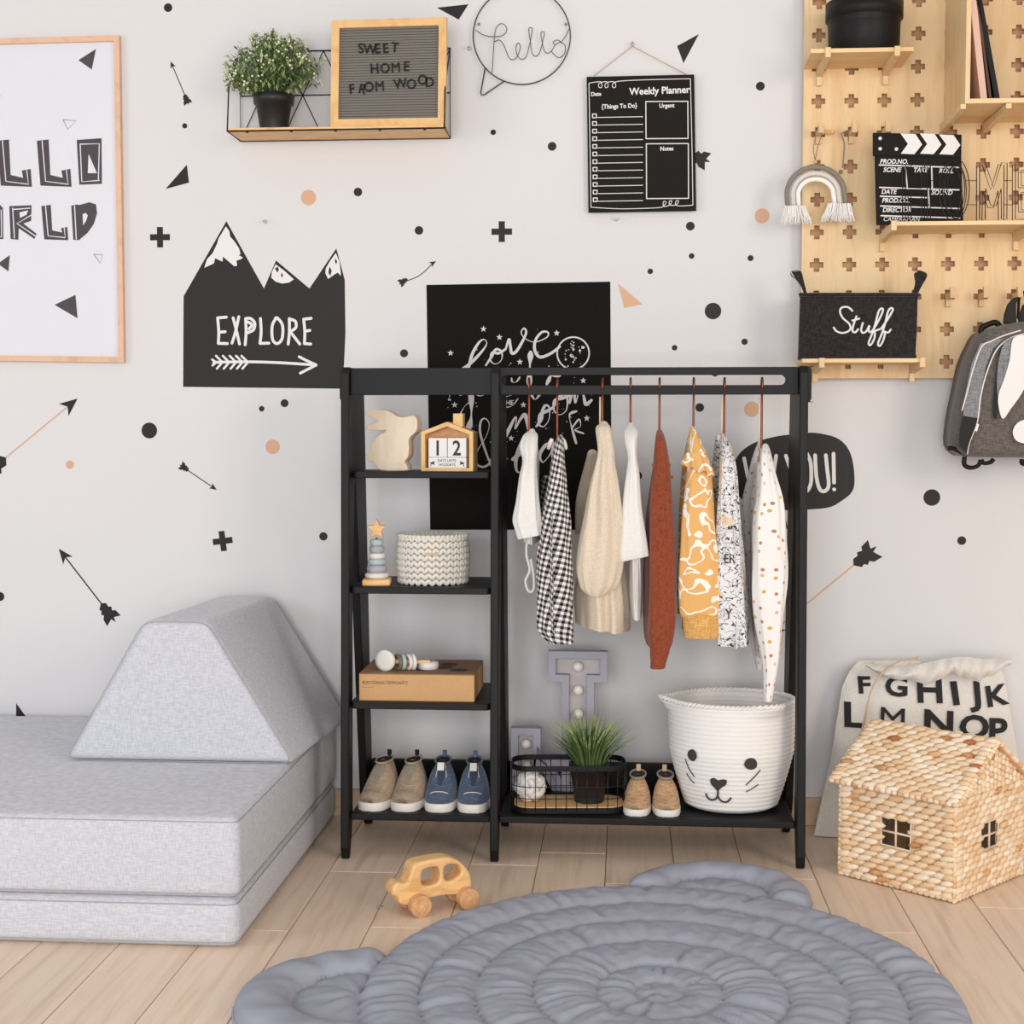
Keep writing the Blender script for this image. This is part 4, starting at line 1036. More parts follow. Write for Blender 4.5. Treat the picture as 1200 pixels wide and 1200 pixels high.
g6 = garment('mustard_blouse', 'blouse', 'mustard blouse with white blotch print, ruffled shoulder and ribbed hem', 'copper hook hanger holding the mustard blouse', 813, 502, M_BLOB,
  [(503, 810, 818), (515, 808, 822), (535, 806, 829), (560, 804, 834), (590, 801, 837), (626, 798, 840), (660, 796, 845), (690, 796, 847), (715, 797, 847), (722, 799, 846)],
  [(508, 812, 817), (540, 808, 824), (600, 802, 834), (680, 799, 840), (738, 800, 841)], [(512, 805, 811), (560, 799, 812), (600, 796, 812), (660, 794, 812), (720, 794, 812)], seed=5.0, fold=.03, sl=.03)
mb = MB(); loft(mb, pxsecs([(720, 799, 847), (724, 799.5, 845), (744, 800.5, 844), (747, 800.5, 843.5)], -.4485, .022), 44, True, .02, 22, 0); build('ribbed_hem', mb, M_CYEL, g6, True)
mb = MB(); vs = []; n = 60; m_ = 6     # ruffle round the shoulder
for j in range(m_+1):
    for i in range(n+1):
        a = 2*PI*i/n; t = j/m_; c = at(815+t*1, 537+t*10, -.448); ru = 1+.14*t*sin(9*a)
        vs.append((c.x+(.020+.016*t)*ru*cos(a)+.004*t, c.y+(.014+.024*t)*ru*sin(a), c.z-.022*t+.012*cos(a)*t*-1+.004*sin(9*a)*t+.014))
mb.add(vs, [[j*(n+1)+i, j*(n+1)+i+1, (j+1)*(n+1)+i+1, (j+1)*(n+1)+i] for j in range(m_) for i in range(n)], [(v[0]*1.0, v[2]) for v in vs]); build('ruffle', mb, M_BLOB, g6, True)
g7 = garment('doodle_shirt', 'shirt', 'white shirt covered in black doodle print between the mustard blouse and dotted dress', 'copper hook hanger holding the doodle shirt', 849, 512, M_DOOD,
  [(512, 848, 855), (525, 846, 859), (543, 845, 862), (576, 842, 865), (610, 841, 868), (643, 840, 869), (700, 840, 872), (740, 840, 874), (757, 841, 875)],
  [(516, 850, 855), (560, 846, 862), (640, 846, 872), (700, 848, 877), (752, 849, 878)], [(512, 838, 846), (560, 834, 846), (640, 838, 850), (700, 842, 854)], dual=1, seed=6.2, fold=.07)
mb = MB()
for ch, x, y, s in (('ER', 848, 660, .030), ('Y', 850, 725, .032), ('*', 846, 620, .06)):
    p = at(x, y, -.478)
    if ch == '*': star(mb, p.x+.010, p.z+.03, .010, WF(-.4735), a0=1.8)
    else: mb.text(ch, s, .0002, .0004, WF(-.475, p.x, p.z), sx=.8)
build('printed_word', mb, M_DARK, g7, True)
g8 = garment('dotted_dress', 'dress', 'white dress with small ochre and pink dots on the rightmost hanger', 'rightmost copper hook hanger on the rail', 893, 524, M_DOTS,
  [(524, 897, 905), (535, 894, 907), (560, 891.5, 911.5), (585, 887, 917), (610, 883, 920), (676, 881.5, 921.5), (726, 885, 918), (776, 893, 911.5), (809, 895, 907), (821, 896, 905)],
  None, [(520, 886, 892), (545, 878, 890), (590, 871, 895), (640, 872, 900), (700, 875, 902), (750, 880, 898), (785, 886, 893)], dual=1, seed=7.7, fold=.045)
mb = MB(); s = [(z, x, -.33, hx, .095) for z, x, y, hx, hy in pxsecs([(545, 886, 898), (600, 882, 908), (680, 882, 912), (740, 885, 910), (770, 888, 905)], -.37, .1)]
loft(mb, s, 40, True, .05, 7, 3); build('body', mb, M_DOTS, g8, True)

# ---------------------------------------------------------------- things on the shelves
def cutout(name, label, cat_, pxs, Y, thick, mat, z0, k=4, rz=0, org=None):
    P = [Vector(p) for p in pxs]; P = cat(P, k, True) if k > 1 else P
    Q = [wp(p.x, p.y, Y) for p in P]; zmin = min(q[1] for q in Q); xm = sum(q[0] for q in Q)/len(Q)
    o = thing(name, label, cat_, (xm, Y+thick/2, z0), rz)
    mb = MB(); mb.curve([[(q[0]-xm, q[1]-zmin) for q in Q]], thick/2-.0015, .0015, WF(0, 0, 0)); return o, mb
c3 = lambda L, ox, oy, s: [(ox+x/s, oy+y/s) for x, y in L]
o, mb = cutout('wooden_rabbit', 'pale wooden rabbit silhouette on the top shelf of the rack', 'ornament', c3([(215, 352), (262, 338), (330, 338), (378, 352), (420, 378), (470, 385), (530, 375), (552, 400), (554, 440), (545, 478), (510, 510), (497, 540), (500, 590), (492, 640), (470, 668), (486, 695), (490, 716), (480, 726), (320, 726), (285, 700), (262, 672), (235, 668), (212, 648), (215, 625), (240, 600), (248, 560), (285, 510), (330, 485), (350, 468), (290, 470), (235, 468), (212, 455), (225, 435), (262, 422), (295, 408), (255, 390), (218, 372)], 390, 420, 5.4545), -.30, .040, M_PALE, SHZ['a'], 3, -.16)
build('silhouette_block', mb, M_PALE, o)
# little wooden house calendar
xl, xr = wp(492, 550, -.33)[0], wp(556, 550, -.33)[0]; Wc = xr-xl; hc = thing('house_calendar', 'small wooden house frame calendar showing 1 2 on white blocks', 'calendar', ((xl+xr)/2+.002, -.30, SHZ['a']), -.12)
W2 = .064; hh = .094; hr = .118
mb = MB(); mb.curve([[(-W2, 0), (W2, 0), (W2, hh), (0, hr), (-W2, hh)], [(-W2+.010, .008), (W2-.010, .008), (W2-.010, hh-.006), (0, hr-.011), (-W2+.010, hh-.006)]], .024, .001, WF(0, 0, 0)); build('house_frame', mb, M_BAMB, hc)
mb = MB(); mb.curve([[(-W2+.004, .003), (W2-.004, .003), (W2-.004, hh-.003), (0, hr-.004), (-W2+.004, hh-.003)]], .002, 0, WF(.020, 0, 0)); build('back_panel', mb, M_END, hc)
mb = MB(); mb.bb((.012, -.012, hr-.012), (.036, .012, hr+.020), .001); build('chimney', mb, M_BAMB, hc)
for i, ch in enumerate('12'):
    mb = MB(); x = -.0235+i*.047; mb.box((x, -.003, .0565), (.0455, .038, .046), .0015); o = build('number_block', mb, M_WHITE, hc)
    mb = MB(); mb.text(ch, .050, .0002, .0009, WF(-.0225, x, .0385), 'CENTER', sx=.85); build('digit', mb, M_DARK, o)
mb = MB(); mb.box((0, -.003, .0205), (.093, .038, .025), .0015); o = build('text_block', mb, M_WHITE, hc)
for s_, z in (('DAYS UNTIL', .0225), ('HOLIDAYS', .0125)):
    mb = MB(); mb.text(s_, .0095, .0001, .0000, WF(-.0225, 0, z), 'CENTER', sx=.9); build('printed_word', mb, M_DARK, o)
for s in (-1, 1):
    mb = MB(); q = [(-.005, 0), (-.003, .006), (-.006, .010), (-.001, .009), (.004, .014), (.002, .009), (.007, .012), (.005, .007), (.006, .002), (.003, .005), (-.002, .005), (-.003, 0)]
    mb.prism([(s*-1*p[0], p[1]) for p in q][::s], .0003, WF(-.0223, s*.037, .012)); build('printed_reindeer', mb, M_DARK, o)
# stacking toy
p = at(441, 684, -.335); st_ = thing('stacking_toy', 'ring stacking toy with a wooden star top on the second shelf', 'toy', (p.x, -.325, SHZ['b']), .1)
mb = MB(); mb.box((0, 0, .008), (.067, .067, .016), .004, seg=3); build('base_block', mb, M_PINE, st_)
z = .016
for r, hgt, m_ in ((.029, .014, M_OFFW), (.0245, .018, M_GREYL), (.0225, .015, M_MINT), (.0205, .014, M_OFFW), (.0185, .017, M_GREYL), (.0165, .016, M_MINT)):
    mb = MB(); mb.lathe([(r*.7, 0), (r*.93, hgt*.12), (r, hgt*.5), (r*.93, hgt*.88), (r*.7, hgt)], 24, (0, 0, z)); build('ring', mb, m_, st_); z += hgt
mb = MB(); sp5 = [((.026 if i % 2 == 0 else .0125)*cos(PI/2+i*PI/5), (.026 if i % 2 == 0 else .0125)*sin(PI/2+i*PI/5)) for i in range(10)]
mb.curve([sp5], .007, .002, WF(0, 0, z+.024)); build('star_top', mb, M_PINE, st_)
mb = MB(); mb.ball((0, -.006, z+.002), .003, 8, 6); build('bead', mb, M_COPPER, st_)
# crochet basket
p = at(506, 680, -.29); cb = thing('crochet_basket', 'off-white chunky crochet basket with a small leather tag on the second shelf', 'basket', (p.x, -.265, SHZ['b']))
mb = MB(); rb = .086; hb = .118; rows = 8; cols = 30
for j in range(rows):
    for i in range(cols):
        for s in (-1, 1):
            a = 2*PI*(i+.25*s+.5*(j % 2)*0)/cols; r = rb*(.955+.05*sin(PI*(j+.5)/rows)); z = (j+.5)*hb/rows
            rm = Matrix.Rotation(a+PI/2, 4, 'Z') @ Matrix.Rotation(s*.6, 4, 'Y')
            mb.ball((r*cos(a), r*sin(a), z+.001), (.0055, .0052, .0105), 6, 4, rm)
for j in range(3):
    r = rb-.002-j*.004
    for i in range(44):
        a = 2*PI*i/44; mb.ball((r*cos(a), r*sin(a), hb-.001-j*.003), (.0085, .005, .005), 6, 4, Matrix.Rotation(a+PI/2+.4, 4, 'Z'))
build('crochet_stitches', mb, M_YARN, cb, False, 'stuff')
mb = MB(); mb.lathe([(.001, .003), (rb*.88, .003), (rb*.93, .03), (rb*.93, hb-.006), (rb*.88, hb-.006), (rb*.86, .012), (.001, .012)], 32, cap0=False, cap1=False); build('basket_lining', mb, M_YARN, cb)
mb = MB(); mb.box((.008, -rb-.004, .077), (.032, .003, .007), .001); build('leather_tag', mb, M_CORD, cb)
# cardboard game box
a_, b_ = at(421, 819, -.365), at(556, 819, -.365)
gb = thing('cardboard_box', 'flat kraft cardboard box printed BURTOSANAS CEMPIONATS on the third shelf', 'box', ((a_.x+b_.x)/2, -.25, SHZ['c']))
w2 = (b_.x-a_.x)/2; hB = .066
mb = MB(); mb.bb((-w2, -.118, 0), (w2, .105, hB-.002), .002); build('box_tray', mb, M_CARD, gb)
mb = MB(); mb.bb((-w2-.0, -.118, hB-.002), (w2, .105, hB), .0008); build('box_lid', mb, M_CARDT, gb)
for s_, z, sz in (('BURTOŠANAS ČEMPIONĀTS', .0405, .0105), ('• ----- ---------', .031, .0062)):
    mb = MB(); mb.text(s_, sz, .0001, .0001, WF(-.1183, -w2+.008, z), sx=.82); build('printed_word', mb, M_SEAM, gb)
for x, y in ((.012, -.055), (.055, -.02), (.095, -.055), (.06, .03), (-.03, .03)):
    mb = MB(); mb.lathe([(.022, 0), (.022, .0003)], 24, (x, y, hB)); build('printed_disc', mb, M_DARK, gb)
# rattle
rt = thing('ring_rattle', 'wooden rattle with round ends and loose rings lying on the cardboard box', 'toy', (gb.location.x-.03, -.318, SHZ['c']+hB), .18)
def disc(mb, x, r, t_, rt_=0): mb.cyl((x-t_/2, 0, 0), (x+t_/2, 0, 0), r, n=24)
mb = MB(); mb.cyl((-.05, 0, .023), (.055, 0, .0195), .0055, n=12); build('rod', mb, M_PINE, rt)
mb = MB(); mb.M = Matrix.Translation((-.052, -.006, .026)) @ Matrix.Rotation(1.05, 4, 'Z'); mb.lathe([(.018, -.006), (.0255, -.005), (.0262, 0), (.0255, .005), (.018, .006)], 28, m=Matrix.Rotation(PI/2, 4, 'Y')); build('end_disc', mb, M_OFFW, rt)
for x, m_, tt in ((-.022, M_KHAKI, .5), (-.010, M_MINT, .3), (.004, M_OFFW, .4), (.015, M_WHITE, .3)):
    mb = MB(); mb.tube([(x+.0*a, .0155*cos(a), .0205+.0155*sin(a)) for a in [k*PI/10 for k in range(20)]], .0048, 8, True); mb.v = [Matrix.Rotation(tt, 4, 'Z') @ (q-Vector((x, 0, 0)))+Vector((x, 0, 0)) for q in mb.v]; build('ring', mb, m_, rt)
mb = MB(); mb.lathe([(.018, 0), (.0245, .002), (.0252, .010), (.0245, .018), (.018, .020)], 28, (.052, .012, 0)); build('end_disc', mb, M_OFFW, rt)

# ---------------------------------------------------------------- shoes
M_TONGUE = plain('dark_blue_tongue', '#37424f', .9)
def shoe(label, px, pyb, kind, yaw, rz_tab, grp):
    Y0 = -.375; a = at(px, pyb, Y0)
    o = thing('sneaker' if kind != 'knit' else 'slip_on_shoe', label, 'shoe', (a.x, Y0, ZB), yaw, grp)
    Ls = .150 if kind != 'knit' else .125; W = {'knit': .034}.get(kind, .0405); sh = .0215 if kind != 'knit' else .017
    def wdt(s): return W*(.62+.38*sin(PI*min(1, (s+.02)*1.9)/2)**.8 if s < .5 else 1.0-.30*((s-.5)/.5)**1.5)*(1.0 if s > .04 else .93)
    out = []
    N = 16
    pts = [(0, 0)]+[(s/N) and (wdt(s/N)*sqrt(min(1, (s/N)/.12)) if s/N < .12 else wdt(s/N)) for s in range(0)]
    R_ = []
    for i in range(N+1):
        s = i/N; e = sqrt(max(0, 1-(1-min(1, s/.10))**2)) if s < .10 else (sqrt(max(0, 1-((s-.9)/.1)**2)) if s > .9 else 1)
        R_.append((wdt(s)*max(e, .55 if s < .1 else .15), s*Ls))
    outl = [(x, y) for x, y in R_]+[(-x, y) for x, y in R_[::-1]]
    mb = MB(); m_ = Matrix.Translation((0, 0, sh/2)); mb.curve([outl], sh/2-.003, .003, m_, True); build('sole', mb, M_SOLE, o)
    mats = {'beige': M_BEIGE, 'blue': M_BLUE, 'knit': M_KNIT}; hm = .102 if kind != 'knit' else .082
    mb = MB(); vs = []; nk = 18; nn = 22
    def hgt(s):
        T_ = [(0, .012), (.05, .020), (.15, .030), (.28, .038), (.42, .058), (.55, .080), (.66, .093), (.8, .088), (.92, .092), (1, .090)]
        for (s0, h0), (s1, h1) in zip(T_, T_[1:]):
            if s <= s1: t = (s-s0)/(s1-s0); return (h0+(h1-h0)*(t*t*(3-2*t)*.4+.6*t))*hm/.102-.004
        return .08
    for i in range(nn+1):
        s = i/nn; y = .003+s*(Ls-.006); e = 1 if .06 < s < .94 else .9
        wd = R_[min(N, int(s*N+.5))][0]*.96*e; h = hgt(s)
        for k in range(nk+1):
            a_ = PI*k/nk; ca = cos(a_); sa = sin(a_)
            nar = 1-.20*min(1, s*1.7)*(sa**2.2) if s > .05 else 1
            vs.append((wd*ca*nar*(1 if abs(ca) > .99 else 1), y, sh-.003+h*(sa**.8 if sa > 0 else 0)*(1 if True else 0)))
    fs = [[i*(nk+1)+k, i*(nk+1)+k+1, (i+1)*(nk+1)+k+1, (i+1)*(nk+1)+k] for i in range(nn) for k in range(nk)]
    mb.add(vs, fs+[list(range(nk+1)), list(range(nn*(nk+1), (nn+1)*(nk+1)))[::-1]]); build('upper', mb, mats[kind], o)
    ztop = sh-.003+hgt(.62)
    # ankle: flat dark disc paints the shade inside, over a closed upper
    mb = MB(); mb.lathe([(.001, 0), (.0200, 0)], 20, (0, Ls*.74, ztop+.0025), sx=.85, sy=1.7, cap0=False, cap1=False); mb.M = Matrix(); build('opening_shade', mb, M_INSHADE, o)
    mb = MB(); mb.tube([(.0185*cos(b), Ls*.74+.0335*sin(b), ztop+.001+.003*sin(b)) for b in [k*PI/12 for k in range(24)]], .0030, 6, True); build('collar', mb, mats[kind] if kind != 'knit' else M_LINING, o)
    mb = MB(); mb.box((0, Ls*.95, ztop+.006), (.011, .003, .026), .001); build('pull_tab', mb, {'beige': M_BLACK, 'blue': M_BLUE, 'knit': M_CORD}[kind], o)
    if kind == 'blue':
        mb = MB(); mb.box((0, Ls*.40, ztop-.004), (.017, .004, .020), .001, Matrix.Rotation(-.5, 4, 'X')); build('tongue_label', mb, M_SOLE, o)
    if kind != 'knit':
        mb = MB()
        for s in (-1, 1):
            P = []
            for t in (.18, .3, .42, .54, .62):
                xx = s*(.021-.030*max(0, t-.18)); i = int(t*nn+.5); wd = R_[min(N, int(t*N+.5))][0]*.96; h = hgt(t)
                P.append(Vector((xx, .003+t*(Ls-.006)-.001, sh-.003+h*(max(.05, 1-(abs(xx)/(wd*.62))**2)**.42)+.0015)))
            mb.tube(cat(P, 4), .0011, 5)
        tg = MB(); tv = []
        for q in range(11):
            t = .30+.32*q/10; i = int(t*nn+.5); wd = R_[min(N, int(t*N+.5))][0]*.96; h = hgt(t); ww = .004+.010*(t-.30)/.32
            for xx in (-ww, 0, ww): tv.append((xx, .003+t*(Ls-.006), sh-.003+h*(max(.05, 1-(abs(xx)/(wd*.8))**2)**.42)+.0016))
        tg.add(tv, [[3*q+c, 3*q+c+1, 3*q+c+4, 3*q+c+3] for q in range(10) for c in (0, 1)]); build('tongue', tg, M_LINING if kind == 'beige' else M_TONGUE, o)
        P = [Vector((.022*cos(b), .003+Ls*(.19-.05*sin(b)), sh+hgt(.17)*(.62+.30*sin(b)))) for b in [k*PI/8 for k in range(9)]]
        mb.tube(P, .0013, 5); build('stitching', mb, M_SOLE if kind == 'blue' else M_LINING, o)
    return o
shoe('beige canvas sneaker, left one of the beige pair on the bottom shelf', 431, 952, 'beige', -.22, 0, None)
shoe('beige canvas sneaker, right one of the beige pair beside the blue sneakers', 471, 951, 'beige', -.12, 0, None)
shoe('slate blue sneaker beside the right beige sneaker on the bottom shelf', 513, 952, 'blue', .0, 0, None)
shoe('slate blue sneaker next to the middle upright of the rack', 553, 952, 'blue', .04, 0, None)
shoe('tan knitted slip-on shoe next to the wire basket', 745, 955, 'knit', -.06, 0, None)
shoe('tan knitted slip-on shoe next to the white rope basket', 783, 956, 'knit', .05, 0, None)

# ---------------------------------------------------------------- wire basket with plant and yarn ball
pa, pb = at(597, 957, -.375), at(733, 949, -.335)
wb = thing('wire_basket', 'oval black wire basket with a wooden base on the bottom shelf', 'basket', ((pa.x+pb.x)/2, -.295, ZB+.001), .09)
bw, bd, bh = .138, .066, .112
def oval(w_, d_, z, r, n=6): return [Vector((x, y, z)) for x, y in rbox(-w_, -d_, w_, d_, r, n)]
mb = MB(); 
for z in (.004, bh-.004):
    P = oval(bw, bd, z, .045); n = len(P); vs = []
    for p in P: vs += [p+Vector((0, 0, -.0065)), p+Vector((0, 0, .0065))]
    for p in P: q = Vector((p.x*.982, p.y*.965, p.z)); vs += [q+Vector((0, 0, -.0065)), q+Vector((0, 0, .0065))]
    fs = []
    for i in range(n):
        j = (i+1) % n; a, b = 2*i, 2*j; c, d = 2*n+2*i, 2*n+2*j
        fs += [[a, b, b+1, a+1], [c, c+1, d+1, d], [a+1, b+1, d+1, c+1], [a, c, d, b]]
    mm = MB(); mm.add(vs, fs, flat=True); mm.v = [p+Vector((0, 0, .003)) for p in mm.v] if z < .05 else mm.v; build('rim_band', mm, M_BLACK, wb)
for z in (.036, .064): mb = MB(); mb.tube(oval(bw, bd, z, .045), .0011, 5, True); build('wire_hoop', mb, M_WIRE, wb)
P = oval(bw, bd, 0, .045, 2)
per = []
Pn = oval(bw, bd, 0, .045, 8); L = sum((Pn[i]-Pn[i-1]).length for i in range(len(Pn))); acc = 0; nxt = 0; step = L/30
for i in range(len(Pn)):
    a, b = Pn[i-1], Pn[i]; l = (b-a).length
    while nxt < acc+l and l > 0: per.append(a.lerp(b, (nxt-acc)/l)); nxt += step
    acc += l
for q in per[:30]: mb = MB(); mb.tube([(q.x, q.y, .006), (q.x, q.y, bh-.004)], .0011, 5); build('upright_wire', mb, M_WIRE, wb)
mb = MB(); mb.curve([[(p.x*.955, p.y*.92) for p in oval(bw, bd, 0, .045)]], .004, .001, Matrix.Translation((0, 0, .010))); build('wooden_base', mb, M_PINE, wb)
bz = ZB+.016
def blades(n, cx, cy, z, r0, spread, hmin, hmax, two=(M_GRASS, M_GRASS2)):
    A = MB()
    for i in range(n):
        a = R.uniform(0, 2*PI); d = sqrt(R.random()); hh_ = R.uniform(hmin, hmax)*(1-.25*d); bx, by = cx+r0*d*cos(a), cy+r0*d*sin(a)
        out = spread*d*R.uniform(.6, 1.25); w_ = R.uniform(.0016, .0030); tw = R.uniform(0, PI)
        P = []
        for k in range(5):
            t = k/4; P.append(Vector((bx+out*t**1.8*cos(a), by+out*.55*t**1.8*sin(a), z+hh_*t*(1-.12*t*d))))
        s = Vector((cos(tw), sin(tw), 0)); vs = []
        for k, q in enumerate(P): ww = w_*(1-.8*(k/4)**1.5); vs += [q-s*ww, q+s*ww]
        A.cm = 0; A.add(vs[:8], [[0, 1, 3, 2], [2, 3, 5, 4], [4, 5, 7, 6]]); A.cm = 1; A.add(vs[6:], [[0, 1, 3, 2]])
    return A
gpx = at(690, 938, -.32)
gp = thing('potted_grass', 'artificial grass in a black pot standing inside the wire basket', 'plant', (gpx.x, -.290, bz), 0)
mb = MB(); mb.lathe([(.036, 0), (.046, .082), (.049, .082), (.049, .094), (.045, .094), (.043, .075), (.002, .072)], 32, cap1=False); build('pot', mb, M_POT, gp)
mb = MB(); mb.lathe([(.002, .078), (.0435, .078)], 24, cap0=False, cap1=False); build('soil', mb, M_SOIL, gp)
build('grass_blades', blades(330, 0, 0, .078, .036, .085, .095, .165), [M_GRASS, M_GRASS2], gp, False, 'stuff')
ybp = at(621, 926, -.32); yb_ = thing('yarn_ball', 'knotted off-white fabric ball lying inside the wire basket', 'ball', (ybp.x, -.305, bz))
mb = MB(); rY = .037
for i in range(9):
    ax = Vector((R.uniform(-1, 1), R.uniform(-1, 1), R.uniform(-1, 1))).normalized(); x = ax.orthogonal().normalized(); y = ax.cross(x); off = R.uniform(-.45, .45)
    rr_ = sqrt(1-off*off)
    mb.tube([Vector((0, 0, rY))+(x*cos(b)*rr_+y*sin(b)*rr_+ax*off)*(rY-.008+.003*sin(3*b+i)) for b in [k*PI/12 for k in range(24)]], .0082, 7, True)
build('braided_strips', mb, M_ROPE, yb_, False, 'stuff')
mb = MB(); mb.ball((0, 0, rY), rY*.78, 16, 10); build('core', mb, M_ROPE, yb_)

# ---------------------------------------------------------------- marquee letters
def marquee(label, loops, x0, z0, Y, thick, bulbs, rz=0):
    # loops: outer outline in metres ; tray letter with raised rim
    o = thing('marquee_letter', label, 'decorative letter', (x0, Y, z0), rz)
    A_ = [Vector(p) for p in loops]; area_ = sum(A_[i-1].x*A_[i].y-A_[i].x*A_[i-1].y for i in range(len(A_)))
    if area_ > 0: A_ = A_[::-1]
    I_ = inset(A_, .019)
    mb = MB(); mb.curve([[tuple(v) for v in A_], [tuple(v) for v in I_]], thick/2-.001, .001, WF(0, 0, 0)); build('raised_rim', mb, M_LAV, o)
    mb = MB(); mb.curve([[tuple(v) for v in inset(A_, .004)]], .003, 0, WF(thick/2-.004, 0, 0)); build('back_plate', mb, M_LAV2, o)
    for x, z in bulbs:
        mb = MB(); mb.ball((x, -.002, z), .0135, 14, 10); b = build('bulb', mb, M_BULB, o)
        mb = MB(); mb.cyl((x, .002, z), (x, thick/2-.004, z), .009, n=14); build('socket', mb, M_LAV, b)
YT = -.125
a, b = wp(643, 762, YT), wp(712, 799, YT); hT = a[1]-ZB; wT = b[0]-a[0]; sw = wp(698, 800, YT)[0]-wp(660, 800, YT)[0]; bar = a[1]-b[1]
marquee('tall lavender marquee letter T with white bulbs behind the potted grass', [(0, hT-bar), (0, hT), (wT, hT), (wT, hT-bar), (wT/2+sw/2, hT-bar), (wT/2+sw/2, 0), (wT/2-sw/2, 0), (wT/2-sw/2, hT-bar)], a[0], ZB, YT, .030, [(wT/2-.0, hT-bar*.52), (wT/2, hT-bar*1.28), (wT/2, hT-bar*2.05), (wT/2, hT-bar*2.8)])
a = wp(599, 852, YT); hK = a[1]-ZB
marquee('low lavender marquee letter K with white bulbs behind the wire basket', [(0, 0), (0, hK), (.076, hK), (.076, hK-.062), (.100, hK-.080), (.135, hK-.055), (.160, hK-.080), (.118, hK-.112), (.150, 0), (.105, 0), (.08, .05), (.076, 0)], a[0], ZB, YT+.002, .030, [(.038, hK-.043), (.042, hK-.100), (.042, .03)])

# ---------------------------------------------------------------- rope basket with face
rbp = at(862, 960, -.30); rk = thing('rope_basket', 'white coiled rope basket with an embroidered animal face on the bottom shelf', 'basket', (rbp.x-.009, -.262, ZB))
hR = .262
def rad(z): 
    t = z/hR; return .103+.041*min(1, t/.55)**.75*1.0+.008*t-(0.03*max(0, (.06-t)/.06)**2)
mb = MB(); prof = []; nc = 24
for i in range(nc):
    for k in range(4):
        z = (i+(k+.5)/4)*hR/nc; prof.append((rad(z)+.0022*sin(PI*(k+.5)/4), z))
inn = [(r-.010, z) for r, z in prof[::-1] if z > .012]
pr = [(.002, 0)]+prof+inn+[(.002, .012)]
vs = []; n = 96; fs = []
def tiltz(a, z): return z+(-.010*sin(a))*0*z/hR
for r, z in pr:
    for k in range(n):
        a = 2*PI*k/n; rr_ = r; zz = z
        if z > hR*.9:
            e = (z/hR-.9)/.1
            for ah in (radians(182), radians(302)):
                d = (a-ah+PI) % (2*PI)-PI; g = exp(-(d/.26)**2); rr_ += .024*g*e; zz += .004*g*e
        vs.append((rr_*cos(a)*1.0, rr_*sin(a)*.86, zz))
for i in range(len(pr)-1):
    for k in range(n): fs.append([i*n+k, i*n+(k+1) % n, (i+1)*n+(k+1) % n, (i+1)*n+k])
mb.add(vs, fs); build('rope_coils', mb, M_ROPE, rk)
mb = MB(); T_ = 150
for ph_ in (0, PI):
    P = []
    for k in range(T_*2):
        a = 2*PI*k/(T_*2); e = 1; rr_ = rad(hR)-.004; zz = hR+.003
        for ah in (radians(182), radians(302)):
            d = (a-ah+PI) % (2*PI)-PI; g = exp(-(d/.26)**2); rr_ += .024*g; zz += .005*g
        rr_ += .0035*cos(40*a+ph_); zz += .003*sin(40*a+ph_); P.append((rr_*cos(a), rr_*sin(a)*.86, zz))
    mb.tube(P, .0042, 6, True)
build('rolled_rim', mb, M_ROPE, rk)
o9 = (750, 780, 4.8)
def onbasket(px, py):
    d = ray(px, py); c = Vector((rbp.x-.009, -.262, ZB)); t = 3.2
    for _ in range(400):
        q = Vector((d.x*t, CY+d.y*t, H+d.z*t)); l = q-c
        if sqrt(l.x**2+(l.y/.86)**2) < rad(max(0, min(hR, l.z)))+.0058: break
        t += .0015
    return q
def emb(name, polys, strk):
    mb = MB()
    for P in polys:
        Q = cat([Vector(p) for p in P], 3, True); c = sum(Q, Vector((0, 0)))/len(Q)
        rings = [[c.lerp(q, f_) for q in Q] for f_ in (.5, 1)]
        vs = [onbasket(o9[0]+c.x/4.8, o9[1]+c.y/4.8)]+[onbasket(o9[0]+q.x/4.8, o9[1]+q.y/4.8) for r_ in rings for q in r_]; n = len(Q)
        mb.add(vs, [[0, 1+k, 1+(k+1) % n] for k in range(n)]+[[1+k, 1+n+k, 1+n+(k+1) % n, 1+(k+1) % n] for k in range(n)])
    for P, r_ in strk:
        mb.tube([onbasket(o9[0]+q.x/4.8, o9[1]+q.y/4.8) for q in cat([Vector(p) for p in P], 6)], r_, 6)
    build(name, mb, M_DARK, rk, True)
emb('embroidered_eye', [[(278, 475), (300, 472), (316, 492), (318, 520), (300, 538), (278, 528), (266, 500)]], [])
emb('embroidered_eye', [[(605, 524), (640, 522), (658, 545), (655, 572), (630, 586), (598, 578), (586, 552)]], [])
emb('embroidered_nose', [[(395, 640), (418, 632), (438, 645), (462, 640), (487, 645), (484, 670), (455, 690), (438, 706), (420, 690), (400, 668)]], [])
emb('embroidered_mouth', [], [([(438, 700), (437, 730), (425, 750), (400, 755), (380, 742), (370, 720)], .0024), ([(438, 735), (455, 760), (480, 768), (500, 760), (512, 742)], .0024)])
for P in ([(254, 525), (275, 580), (306, 627)], [(262, 606), (280, 635), (304, 662)], [(678, 586), (650, 620), (596, 673)], [(667, 668), (635, 690), (596, 711)]): emb('embroidered_whisker', [], [(P, .0013)])
